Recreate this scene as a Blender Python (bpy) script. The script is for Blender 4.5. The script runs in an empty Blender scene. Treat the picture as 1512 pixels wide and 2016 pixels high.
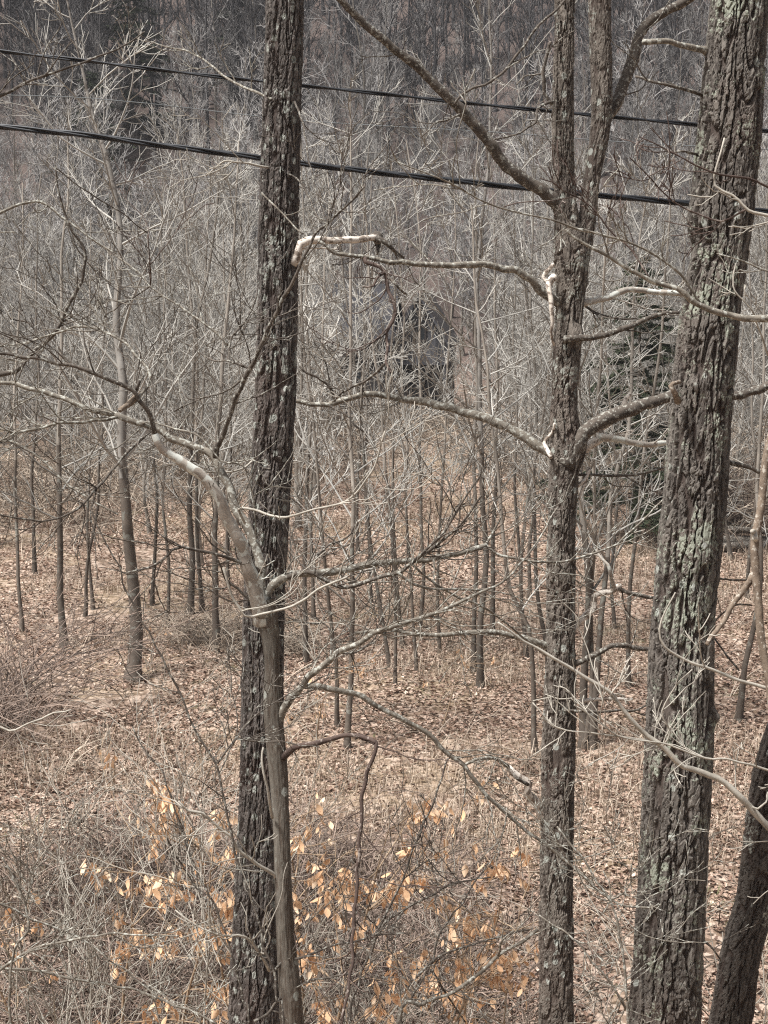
import bpy, math
import numpy as np

# ------------------------------------------------------------------ camera, world, sun, exposure
scene = bpy.context.scene
CAMZ, PITCH, F = 6.5, math.radians(8.0), 2927.0      # F: focal length in photo pixels (1512 x 2016)
cam_d = bpy.data.cameras.new("camera")
cam_d.sensor_fit = 'VERTICAL'
cam_d.sensor_height = 24.0
cam_d.lens = 24.0 * F / 2016.0
cam_d.clip_start, cam_d.clip_end = 0.05, 2000
cam = bpy.data.objects.new("camera", cam_d)
cam.location = (0, 0, CAMZ)
cam.rotation_euler = (math.radians(90) - PITCH, 0, 0)
scene.collection.objects.link(cam)
scene.camera = cam

SUN_EL, SUN_AZ = math.radians(64), math.radians(245)   # azimuth clockwise from +Y (from the left, a little behind the viewer)
world = bpy.data.worlds.new("World")
scene.world = world
world.use_nodes = True
wn = world.node_tree
wn.nodes.clear()
w_out = wn.nodes.new("ShaderNodeOutputWorld")
w_bg = wn.nodes.new("ShaderNodeBackground")
w_sky = wn.nodes.new("ShaderNodeTexSky")
w_sky.sky_type = 'NISHITA'
w_sky.sun_disc = False
w_sky.sun_elevation = SUN_EL
w_sky.sun_rotation = SUN_AZ
w_sky.dust_density = 6.0
w_sky.air_density = 1.0
w_hsv = wn.nodes.new("ShaderNodeHueSaturation")
w_hsv.inputs["Saturation"].default_value = 0.50          # overcast: the blue is veiled
wn.links.new(w_sky.outputs[0], w_hsv.inputs["Color"])
wn.links.new(w_hsv.outputs[0], w_bg.inputs[0])
w_bg.inputs[1].default_value = 0.058
wn.links.new(w_bg.outputs[0], w_out.inputs[0])

sun_d = bpy.data.lights.new("sun", 'SUN')
sun_d.energy = 3.9
sun_d.angle = math.radians(11)
sun_d.color = (1.0, 0.99, 0.985)
sun = bpy.data.objects.new("sun", sun_d)
sun.rotation_euler = (math.radians(90) - SUN_EL, 0, math.pi - SUN_AZ)
scene.collection.objects.link(sun)
sun.location = (0, 0, 60)

scene.view_settings.view_transform = 'Standard'
scene.view_settings.look = 'None'
scene.view_settings.exposure = 1.06
scene.view_settings.gamma = 1.0
scene.render.film_transparent = False
scene.cycles.use_denoising = False                  # keeps the twigs crisp; the grain is like a phone picture's
scene.cycles.max_bounces = 6
scene.cycles.sample_clamp_direct = 6.0
scene.cycles.sample_clamp_indirect = 2.0
scene.cycles.filter_width = 1.2

# ------------------------------------------------------------------ helpers
rng = np.random.default_rng(11)
C = scene.collection
CAM = np.array([0, 0, CAMZ])
FWD = np.array([0, math.cos(PITCH), -math.sin(PITCH)])
UP = np.array([0, math.sin(PITCH), math.cos(PITCH)])


def P(px, py, d):
    """photo pixel + depth along the optical axis -> world point"""
    return CAM + d * FWD + np.array([1.0, 0, 0]) * ((px - 756) / F * d) + UP * (-(py - 1008) / F * d)


def hash3(ix, iy, iz, seed=0):
    h = (ix.astype(np.int64) * 374761393 + iy.astype(np.int64) * 668265263 + iz.astype(np.int64) * 2147483647 + seed * 1274126177) & 0xffffffff
    h = ((h ^ (h >> 13)) * 1274126177) & 0xffffffff
    h = ((h ^ (h >> 16)) * 2246822519) & 0xffffffff
    return ((h ^ (h >> 15)) & 0xffffff) / float(0xffffff)


def vnoise(x, y, z, seed=0):
    x, y, z = np.broadcast_arrays(np.asarray(x, float), np.asarray(y, float), np.asarray(z, float))
    ix, iy, iz = np.floor(x).astype(int), np.floor(y).astype(int), np.floor(z).astype(int)
    fx, fy, fz = x - ix, y - iy, z - iz
    fx, fy, fz = [f * f * (3 - 2 * f) for f in (fx, fy, fz)]
    r = 0
    for a in (0, 1):
        for b in (0, 1):
            for c in (0, 1):
                w = (fx if a else 1 - fx) * (fy if b else 1 - fy) * (fz if c else 1 - fz)
                r = r + w * hash3(ix + a, iy + b, iz + c, seed)
    return r


def sstep(a, b, x):
    t = np.clip((x - a) / (b - a), 0, 1)
    return t * t * (3 - 2 * t)


def ground_z(x, y):
    x = np.asarray(x, float)
    y = np.asarray(y, float)
    bank = 4.9 * (1 - sstep(-1.0, 10.0, y))
    rise = 0.0272 * np.clip(y - 11, 0, 49)
    over = np.clip(y - 61, 0, None)
    hill = 0.56 * over - 0.56 * 6 * (1 - np.exp(-over / 6.0))
    und = (vnoise(x * 0.13, y * 0.13, 0.5, 3) - 0.5) * 0.5 + (vnoise(x * 0.5, y * 0.5, 0.2, 4) - 0.5) * 0.16
    right = 0.035 * np.clip(x - 2, 0, None) * sstep(20, 45, y)
    return bank + rise + hill + und * sstep(3, 14, y) + right


def ground_hit(px, py):
    d = FWD + np.array([1.0, 0, 0]) * ((px - 756) / F) + UP * (-(py - 1008) / F)
    t = np.linspace(6, 160, 4000)
    pts = CAM[None] + t[:, None] * d[None]
    below = pts[:, 2] < ground_z(pts[:, 0], pts[:, 1])
    i = int(np.argmax(below)) if below.any() else 2000
    return pts[i], t[i]


class TB:
    """collects tubes, quads and triangles for one mesh"""

    def __init__(self):
        self.v, self.q, self.t, self.n = [], [], [], 0
        self.col = []

    def add(self, v, q=None, t=None, col=None):
        v = np.asarray(v, float)
        if q is not None and len(q):
            self.q.append(np.asarray(q, int) + self.n)
        if t is not None and len(t):
            self.t.append(np.asarray(t, int) + self.n)
        self.v.append(v)
        self.col.append(np.broadcast_to(np.asarray(0.5 if col is None else col, float), (len(v),)))
        self.n += len(v)

    def tube(self, pts, rad, sides=3, ref=None, cap=False, col=None):
        pts = np.asarray(pts, float)
        rad = np.asarray(rad, float)
        n = len(pts)
        tg = np.gradient(pts, axis=0)
        tg /= np.linalg.norm(tg, axis=1)[:, None] + 1e-12
        if ref is None:
            ch = np.abs(pts[-1] - pts[0])
            ref = np.zeros(3)
            ref[int(np.argmin(ch))] = 1.0
        u = np.cross(tg, ref)
        u /= np.linalg.norm(u, axis=1)[:, None] + 1e-12
        w = np.cross(tg, u)
        a = np.arange(sides) * (2 * math.pi / sides)
        ring = pts[:, None] + rad[:, None, None] * (np.cos(a)[None, :, None] * u[:, None] + np.sin(a)[None, :, None] * w[:, None])
        i = np.arange(n - 1)[:, None] * sides
        j = np.arange(sides)[None]
        k = (j + 1) % sides
        q = np.stack([i + j, i + k, i + sides + k, i + sides + j], -1).reshape(-1, 4)
        v = ring.reshape(-1, 3)
        t = None
        if cap:
            e = len(v)
            v = np.vstack([v, pts[-1] + tg[-1] * rad[-1] * 0.4, pts[0] - tg[0] * rad[0] * 0.4])
            b = (n - 1) * sides
            t = [[b + s, b + (s + 1) % sides, e] for s in range(sides)] + [[(s + 1) % sides, s, e + 1] for s in range(sides)]
        self.add(v, q, t, col)

    def arrays(self):
        v = np.vstack(self.v) if self.v else np.zeros((0, 3))
        q = np.vstack(self.q) if self.q else np.zeros((0, 4), int)
        t = np.vstack(self.t) if self.t else np.zeros((0, 3), int)
        return v, q, t, (np.concatenate(self.col) if self.col else np.zeros(0))


def make_mesh(name, v, q, t, mat, smooth=True, attrs=None):
    me = bpy.data.meshes.new(name)
    nq, nt = len(q), len(t)
    me.vertices.add(len(v))
    me.vertices.foreach_set("co", np.ascontiguousarray(v, dtype=np.float32).ravel())
    me.loops.add(nq * 4 + nt * 3)
    me.loops.foreach_set("vertex_index", np.concatenate([np.asarray(q).ravel(), np.asarray(t).ravel()]).astype(np.int32))
    me.polygons.add(nq + nt)
    st = np.concatenate([np.arange(nq) * 4, nq * 4 + np.arange(nt) * 3]).astype(np.int32)
    me.polygons.foreach_set("loop_start", st)
    me.polygons.foreach_set("use_smooth", np.full(nq + nt, smooth, dtype=bool))
    for k, a in (attrs or {}).items():
        at = me.attributes.new(k, 'FLOAT', 'POINT')
        at.data.foreach_set("value", np.ascontiguousarray(a, dtype=np.float32))
    me.materials.append(mat)
    me.update(calc_edges=True)
    return me


def link(name, me, parent=None, loc=(0, 0, 0), rotz=0.0, scale=1.0):
    o = bpy.data.objects.new(name, me)
    C.objects.link(o)
    o.location = loc
    o.rotation_euler = (0, 0, rotz)
    o.scale = (scale,) * 3
    if parent is not None:
        o.parent = parent
    return o


def obj(name, tb, mat, parent=None, origin=(0, 0, 0), smooth=True, loc=None):
    v, q, t, c = tb.arrays()
    me = make_mesh(name, v - np.asarray(origin, float)[None], q, t, mat, smooth, {"tone": c})
    return link(name, me, parent, loc if loc is not None else (0, 0, 0))


def tag(o, label, cat, group=None, kind=None):
    if label:
        o["label"] = label
    if cat:
        o["category"] = cat
    if group:
        o["group"] = group
    if kind:
        o["kind"] = kind
    return o


def thing(name, label, cat, loc=(0, 0, 0), group=None):
    o = bpy.data.objects.new(name, None)
    o.empty_display_size = 0.2
    C.objects.link(o)
    o.location = tuple(float(c) for c in loc)
    return tag(o, label, cat, group)


# ------------------------------------------------------------------ materials
def new_mat(name):
    m = bpy.data.materials.new(name)
    m.use_nodes = True
    nt = m.node_tree
    b = nt.nodes["Principled BSDF"]
    b.inputs["Roughness"].default_value = 0.9
    b.inputs["Specular IOR Level"].default_value = 0.2
    return m, nt, b


def N(nt, typ, **kw):
    n = nt.nodes.new(typ)
    for k, v in kw.items():
        setattr(n, k, v)
    return n


def ramp(nt, fac, stops):
    r = N(nt, "ShaderNodeValToRGB")
    el = r.color_ramp.elements
    while len(el) < len(stops):
        el.new(0.5)
    for e, (p, c) in zip(el, stops):
        e.position = p
        e.color = (*c, 1) if len(c) == 3 else c
    nt.links.new(fac, r.inputs[0])
    return r.outputs[0]


def mix(nt, fac, a, b, mode='MIX'):
    m = N(nt, "ShaderNodeMix", data_type='RGBA', blend_type=mode)
    for sock, v in ((m.inputs[0], fac), (m.inputs[6], a), (m.inputs[7], b)):
        if hasattr(v, "is_linked"):
            nt.links.new(v, sock)
        elif isinstance(v, (int, float)):
            sock.default_value = v
        else:
            sock.default_value = (*v, 1)
    return m.outputs[2]


def math_n(nt, op, a, b=None, c=None):
    m = N(nt, "ShaderNodeMath", operation=op)
    for s, v in zip(m.inputs, (a, b, c)):
        if v is None:
            continue
        if hasattr(v, "is_linked"):
            nt.links.new(v, s)
        else:
            s.default_value = v
    return m.outputs[0]


def objco(nt, scale=(1, 1, 1), kind="Object"):
    tc = N(nt, "ShaderNodeTexCoord")
    mp = N(nt, "ShaderNodeMapping")
    mp.inputs["Scale"].default_value = scale
    nt.links.new(tc.outputs[kind], mp.inputs[0])
    return mp.outputs[0]


def noise(nt, vec, scale, detail=4, rough=0.6):
    n = N(nt, "ShaderNodeTexNoise")
    n.inputs["Scale"].default_value = scale
    n.inputs["Detail"].default_value = detail
    n.inputs["Roughness"].default_value = rough
    nt.links.new(vec, n.inputs["Vector"])
    return n.outputs[0]


def bump(nt, b, h, strength, dist):
    bp = N(nt, "ShaderNodeBump")
    bp.inputs["Strength"].default_value = strength
    bp.inputs["Distance"].default_value = dist
    nt.links.new(h, bp.inputs["Height"])
    nt.links.new(bp.outputs[0], b.inputs["Normal"])


def bark_mat(name, dark, mid, pale, lichen, lichen_amt, spots=0.0, warm=(0.085, 0.052, 0.040), warm_amt=0.3):
    """furrowed bark: colour per plate, reddish inner bark between plates with furrow shade darkened into it, crusty lichen patches and round pale spots"""
    m, nt, b = new_mat(name)
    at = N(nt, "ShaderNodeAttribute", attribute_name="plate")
    cid = N(nt, "ShaderNodeAttribute", attribute_name="cell")
    co = objco(nt)
    col = ramp(nt, cid.outputs["Fac"], [(0.0, dark), (0.55, mid), (1.0, pale)])
    fine = noise(nt, objco(nt, (1, 1, 0.3)), 60, 5, 0.7)
    col = mix(nt, ramp_val(nt, fine, 0.42, 0.68), col, pale)
    big = noise(nt, co, 1.7, 4, 0.6)
    w = math_n(nt, 'MULTIPLY', ramp_val(nt, big, 0.5, 0.62), warm_amt)
    col = mix(nt, w, col, warm)
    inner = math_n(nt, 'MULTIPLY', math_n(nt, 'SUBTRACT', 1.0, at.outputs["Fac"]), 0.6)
    col = mix(nt, inner, col, tuple(c * 0.45 for c in warm))  # inner bark tone, darkened further to paint shade into the furrows
    # crusty lichen, broken into flecks
    l1 = noise(nt, co, 3.4, 3, 0.55)
    l2 = noise(nt, co, 34, 5, 0.75)
    s = math_n(nt, 'ADD', math_n(nt, 'MULTIPLY', l1, 0.45), math_n(nt, 'MULTIPLY', l2, 0.55))
    lm = ramp_val(nt, s, 0.60 - lichen_amt * 0.10, 0.63 - lichen_amt * 0.10)
    lm = math_n(nt, 'MULTIPLY', lm, ramp_val(nt, at.outputs["Fac"], 0.35, 0.8))
    lcol = mix(nt, noise(nt, co, 9, 2), lichen, tuple(c * 1.35 for c in lichen))
    col = mix(nt, math_n(nt, 'MULTIPLY', lm, 0.75), col, lcol)
    if spots > 0:
        vo = N(nt, "ShaderNodeTexVoronoi", feature='F1')
        vo.inputs["Scale"].default_value = 17
        vo.inputs["Randomness"].default_value = 1.0
        nt.links.new(objco(nt, (1, 1, 0.8)), vo.inputs["Vector"])
        sp = math_n(nt, 'SUBTRACT', 1.0, ramp_val(nt, math_n(nt, 'ADD', vo.outputs["Distance"], math_n(nt, 'MULTIPLY', l2, 0.25)), 0.42, 0.48))
        sepc = N(nt, "ShaderNodeSeparateColor")
        nt.links.new(vo.outputs["Color"], sepc.inputs[0])
        sel = math_n(nt, 'LESS_THAN', sepc.outputs[0], spots)
        col = mix(nt, math_n(nt, 'MULTIPLY', math_n(nt, 'MULTIPLY', sp, sel), 0.8), col, (0.33, 0.34, 0.30))
    nt.links.new(col, b.inputs["Base Color"])
    bump(nt, b, fine, 0.5, 0.006)
    return m


def ramp_val(nt, x, lo, hi):
    mr = N(nt, "ShaderNodeMapRange", interpolation_type='SMOOTHSTEP')
    nt.links.new(x, mr.inputs[0])
    mr.inputs[1].default_value = lo
    mr.inputs[2].default_value = hi
    return mr.outputs[0]


def twig_mat(name, a, b_, lichen=None, lichen_amt=0.0, scale=9.0, objrand=0.0, tone=0.0, rough=0.85):
    m, nt, b = new_mat(name)
    b.inputs["Roughness"].default_value = rough
    co = objco(nt)
    n1 = noise(nt, co, scale, 4, 0.65)
    col = ramp(nt, n1, [(0.3, a), (0.7, b_)])
    if lichen is not None:
        l = ramp_val(nt, noise(nt, co, scale * 2.2, 3, 0.6), 0.60 - lichen_amt * 0.2, 0.66 - lichen_amt * 0.2)
        col = mix(nt, math_n(nt, 'MULTIPLY', l, 0.9), col, lichen)
    if objrand > 0:
        oi = N(nt, "ShaderNodeObjectInfo")
        k = math_n(nt, 'MULTIPLY_ADD', oi.outputs["Random"], objrand * 2, 1 - objrand)
        cc = N(nt, "ShaderNodeCombineColor")
        for i in range(3):
            nt.links.new(k, cc.inputs[i])
        col = mix(nt, 1.0, col, cc.outputs[0], 'MULTIPLY')
    if tone > 0:
        at = N(nt, "ShaderNodeAttribute", attribute_name="tone")
        k = math_n(nt, 'MULTIPLY_ADD', at.outputs["Fac"], tone * 2, 1 - tone)
        cc = N(nt, "ShaderNodeCombineColor")
        for i in range(3):
            nt.links.new(k, cc.inputs[i])
        col = mix(nt, 1.0, col, cc.outputs[0], 'MULTIPLY')
    nt.links.new(col, b.inputs["Base Color"])
    bump(nt, b, n1, 0.7, 0.006)
    return m


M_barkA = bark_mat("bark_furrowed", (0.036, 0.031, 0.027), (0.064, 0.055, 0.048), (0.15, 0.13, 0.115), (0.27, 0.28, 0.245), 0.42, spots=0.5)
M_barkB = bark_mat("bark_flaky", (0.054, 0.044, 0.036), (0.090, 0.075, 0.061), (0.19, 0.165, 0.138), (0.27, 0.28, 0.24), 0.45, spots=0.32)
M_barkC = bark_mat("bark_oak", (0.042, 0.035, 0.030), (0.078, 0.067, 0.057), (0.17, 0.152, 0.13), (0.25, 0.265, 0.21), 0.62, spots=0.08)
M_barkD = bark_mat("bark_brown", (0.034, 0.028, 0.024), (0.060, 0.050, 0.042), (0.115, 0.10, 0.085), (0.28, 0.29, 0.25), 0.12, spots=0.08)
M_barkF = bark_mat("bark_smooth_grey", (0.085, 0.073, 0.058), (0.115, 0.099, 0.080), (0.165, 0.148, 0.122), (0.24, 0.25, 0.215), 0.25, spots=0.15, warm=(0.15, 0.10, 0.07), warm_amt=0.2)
M_limb = twig_mat("bark_limb", (0.085, 0.073, 0.058), (0.235, 0.208, 0.168), (0.39, 0.385, 0.335), 0.36, 19)
M_limb_dark = twig_mat("bark_limb_dark", (0.045, 0.037, 0.030), (0.125, 0.104, 0.084), (0.30, 0.29, 0.25), 0.26, 19)
M_limb_white = twig_mat("wood_peeled", (0.46, 0.40, 0.33), (0.72, 0.66, 0.58), (0.17, 0.13, 0.10), 0.45, 11)
M_limb_lichen = twig_mat("bark_lichen_limb", (0.24, 0.205, 0.17), (0.46, 0.42, 0.36), (0.58, 0.59, 0.53), 0.5, 7)
M_red = twig_mat("bark_reddish", (0.052, 0.036, 0.030), (0.105, 0.074, 0.060), (0.25, 0.21, 0.18), 0.12, 14)
M_pale = twig_mat("twig_pale", (0.25, 0.225, 0.185), (0.46, 0.425, 0.36), None, 0, 11)
M_vine = twig_mat("vine_bark", (0.10, 0.074, 0.054), (0.25, 0.195, 0.145), (0.40, 0.36, 0.30), 0.15, 26)
M_tan = twig_mat("twig_tan", (0.22, 0.155, 0.10), (0.40, 0.30, 0.205), None, 0, 8)
M_midtrunk = twig_mat("bark_mid", (0.065, 0.052, 0.041), (0.14, 0.115, 0.092), (0.17, 0.165, 0.14), 0.22, 3.0, objrand=0.25)
M_midpale = twig_mat("bark_mid_pale", (0.17, 0.155, 0.135), (0.30, 0.28, 0.25), (0.10, 0.085, 0.07), 0.25, 3.0, objrand=0.15)
M_crown = twig_mat("twigs_mid", (0.21, 0.197, 0.172), (0.45, 0.43, 0.385), None, 0, 0.9, objrand=0.28)
M_hilltrunk = twig_mat("bark_hill", (0.13, 0.112, 0.092), (0.32, 0.285, 0.24), None, 0, 1.5, objrand=0.35)
M_hillcrown = twig_mat("twigs_hill", (0.175, 0.165, 0.155), (0.385, 0.367, 0.345), None, 0, 0.5, objrand=0.35)
M_young = twig_mat("twigs_young", (0.20, 0.189, 0.172), (0.41, 0.392, 0.358), None, 0, 0.5, tone=0.45)
M_farwood = twig_mat("twigs_far", (0.042, 0.039, 0.039), (0.105, 0.098, 0.096), None, 0, 0.12)
M_bramble = twig_mat("bramble_canes", (0.10, 0.072, 0.058), (0.26, 0.20, 0.16), None, 0, 1.1, tone=0.7)
M_brush = twig_mat("canes", (0.16, 0.125, 0.095), (0.42, 0.355, 0.28), None, 0, 1.1, tone=0.75)


def flat_tone_mat(name, stops, rough=0.9, transl=0.0, attr="tone"):
    m, nt, b = new_mat(name)
    b.inputs["Roughness"].default_value = rough
    at = N(nt, "ShaderNodeAttribute", attribute_name=attr)
    col = ramp(nt, at.outputs["Fac"], stops)
    v = noise(nt, objco(nt), 40, 3)
    col = mix(nt, math_n(nt, 'MULTIPLY', v, 0.2), col, tuple(c * 0.6 for c in stops[0][1]))
    nt.links.new(col, b.inputs["Base Color"])
    if transl > 0:
        tr = N(nt, "ShaderNodeBsdfTranslucent")
        nt.links.new(col, tr.inputs[0])
        ms = N(nt, "ShaderNodeMixShader")
        ms.inputs[0].default_value = transl
        nt.links.new(b.outputs[0], ms.inputs[1])
        nt.links.new(tr.outputs[0], ms.inputs[2])
        nt.links.new(ms.outputs[0], nt.nodes["Material Output"].inputs[0])
    return m


M_leaf_litter = flat_tone_mat("dead_leaf_litter", [(0.0, (0.095, 0.058, 0.042)), (0.3, (0.22, 0.142, 0.104)), (0.65, (0.41, 0.295, 0.225)), (1.0, (0.62, 0.50, 0.405))])
M_leaf = flat_tone_mat("dead_leaf_orange", [(0.0, (0.60, 0.34, 0.18)), (0.5, (0.84, 0.56, 0.34)), (1.0, (0.91, 0.72, 0.52))], 0.75, 0.25)
M_grass = flat_tone_mat("dry_grass", [(0.0, (0.26, 0.195, 0.14)), (0.6, (0.43, 0.345, 0.26)), (1.0, (0.60, 0.515, 0.415))], 0.9, 0.15)
M_green = flat_tone_mat("green_blades", [(0.0, (0.09, 0.095, 0.045)), (1.0, (0.20, 0.20, 0.10))], 0.9)
M_needle = flat_tone_mat("needles", [(0.0, (0.018, 0.024, 0.013)), (1.0, (0.055, 0.066, 0.034))], 0.8)


def ground_mat():
    m, nt, b = new_mat("leaf_strewn_ground")
    geo = N(nt, "ShaderNodeNewGeometry")
    pos = geo.outputs["Position"]
    def vor(scale, out="Color"):
        v = N(nt, "ShaderNodeTexVoronoi", feature='F1')
        v.inputs["Scale"].default_value = scale
        w = mixvec(nt, pos, scale)
        nt.links.new(w, v.inputs["Vector"])
        return v.outputs[out]
    c1 = vor(13.0)
    s1 = N(nt, "ShaderNodeSeparateColor")
    nt.links.new(c1, s1.inputs[0])
    col = ramp(nt, s1.outputs[0], [(0.0, (0.065, 0.043, 0.030)), (0.25, (0.16, 0.110, 0.074)), (0.6, (0.29, 0.210, 0.158)), (1.0, (0.46, 0.365, 0.29))])
    d = noise(nt, pos, 5.0, 6, 0.75)
    col = mix(nt, math_n(nt, 'MULTIPLY', ramp_val(nt, d, 0.5, 0.66), 0.7), col, (0.085, 0.055, 0.038))
    # broad patches: dry grass, damp dark litter, a little moss
    p1 = noise(nt, pos, 0.33, 4, 0.6)
    col = mix(nt, math_n(nt, 'MULTIPLY', ramp_val(nt, p1, 0.50, 0.62), 0.30), col, (0.34, 0.265, 0.165))
    p2 = noise(nt, pos, 0.55, 5, 0.65)
    col = mix(nt, math_n(nt, 'MULTIPLY', ramp_val(nt, p2, 0.60, 0.68), 0.5), col, (0.10, 0.10, 0.045))
    # hillside litter and soil, with the shade among dense stems darkened into the colour
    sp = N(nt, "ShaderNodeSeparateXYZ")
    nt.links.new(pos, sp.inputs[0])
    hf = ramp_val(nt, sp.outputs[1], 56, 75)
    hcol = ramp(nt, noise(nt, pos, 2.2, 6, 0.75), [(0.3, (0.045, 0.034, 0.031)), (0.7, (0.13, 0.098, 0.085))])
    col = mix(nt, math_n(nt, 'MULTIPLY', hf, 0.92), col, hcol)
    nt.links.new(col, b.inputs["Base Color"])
    h = math_n(nt, 'ADD', s1.outputs[1], d)
    bump(nt, b, h, 0.9, 0.05)
    return m


def mixvec(nt, pos, seed):
    n = N(nt, "ShaderNodeTexNoise")
    n.inputs["Scale"].default_value = 4.0
    nt.links.new(pos, n.inputs["Vector"])
    va = N(nt, "ShaderNodeVectorMath", operation='MULTIPLY_ADD')
    nt.links.new(n.outputs["Color"], va.inputs[0])
    va.inputs[1].default_value = (0.12, 0.12, 0.12)
    nt.links.new(pos, va.inputs[2])
    return va.outputs[0]


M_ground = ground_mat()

# ------------------------------------------------------------------ ground: bank under the viewer, valley floor, hillside beyond
def build_ground():
    ys = np.concatenate([np.linspace(-14, 9, 24), np.linspace(9.3, 30, 150), np.linspace(30.4, 62, 110), np.linspace(63, 110, 70), np.linspace(112, 420, 60)])
    xs = np.concatenate([np.linspace(-220, -16, 40), np.linspace(-15.7, 15.7, 170), np.linspace(16, 220, 40)])
    X, Y = np.meshgrid(xs, ys)
    Z = ground_z(X, Y) + (vnoise(X * 2.2, Y * 2.2, 0.1, 8) - 0.5) * 0.07
    Z = np.where(Y > 230, Z + 0, Z)
    v = np.stack([X, Y, Z], -1).reshape(-1, 3)
    nx = len(xs)
    i = (np.arange(len(ys) - 1)[:, None] * nx + np.arange(nx - 1)[None]).ravel()
    q = np.stack([i, i + 1, i + nx + 1, i + nx], -1)
    o = link("ground", make_mesh("ground", v, q, np.zeros((0, 3), int), M_ground))
    tag(o, "leaf covered valley floor rising into a brown wooded hillside", "ground", kind="structure")


build_ground()

# ------------------------------------------------------------------ furrowed trunks
def voronoi(u, z, n, seed):
    """u in cells (period n), z in cells; returns F2-F1 and the id of the nearest cell"""
    iu, iz = np.floor(u).astype(int), np.floor(z).astype(int)
    f1 = np.full(u.shape, 9.0)
    f2 = np.full(u.shape, 9.0)
    cid = np.zeros(u.shape)
    for a in (-1, 0, 1):
        for b in (-1, 0, 1):
            cu, cz = iu + a, iz + b
            w = np.mod(cu, n)
            ju = cu + 0.12 + 0.76 * hash3(w, cz, w * 0, seed)
            jz = cz + hash3(w, cz, w * 0 + 1, seed)
            d = np.hypot(u - ju, z - jz)
            idv = hash3(w, cz, w * 0 + 2, seed)
            near = d < f1
            f2 = np.where(near, f1, np.minimum(f2, d))
            cid = np.where(near, idv, cid)
            f1 = np.where(near, d, f1)
    return f2 - f1, cid


def resample(pts, step):
    """Catmull-Rom through rows of pts, sampled about every step of arc length"""
    pts = np.asarray(pts, float)
    if len(pts) == 2:
        n = max(2, int(np.linalg.norm((pts[1] - pts[0])[:3]) / step) + 1)
        t = np.linspace(0, 1, n)[:, None]
        return pts[0] * (1 - t) + pts[1] * t
    ext = np.vstack([2 * pts[0] - pts[1], pts, 2 * pts[-1] - pts[-2]])
    out = []
    for i in range(1, len(ext) - 2):
        p0, p1, p2, p3 = ext[i - 1:i + 3]
        n = max(1, int(np.linalg.norm((p2 - p1)[:3]) / step))
        t = (np.arange(n) / n)[:, None]
        out.append(0.5 * (2 * p1 + (p2 - p0) * t + (2 * p0 - 5 * p1 + 4 * p2 - p3) * t ** 2 + (3 * p1 - p0 - 3 * p2 + p3) * t ** 3))
    out.append(pts[-1:])
    return np.vstack(out)


def trunk_rows(edges, depth):
    """edges: (y, left, right) photo pixels -> rows (x,y,z,r), carried down to the ground and up past the frame"""
    rows = []
    for y, l, r in edges:
        p = P((l + r) / 2, y, depth)
        rows.append([*p, (r - l) / 2 / F * depth])
    rows = np.array(rows)
    rows = rows[np.argsort(rows[:, 2])]
    d = (rows[min(3, len(rows) - 1)] - rows[0])
    d = d / max(d[2], 1e-6)
    low = [rows[0]]
    while low[-1][2] > ground_z(low[-1][0], low[-1][1]) - 0.15:
        nx = low[-1] - d * 0.35
        nx[3] = low[-1][3] * 1.02
        low.append(nx)
    if len(low) > 2:
        low[-1][3] *= 1.30
        low[-2][3] *= 1.12
    return np.vstack([np.array(low[1:][::-1]), rows]) if len(low) > 1 else rows


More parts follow.
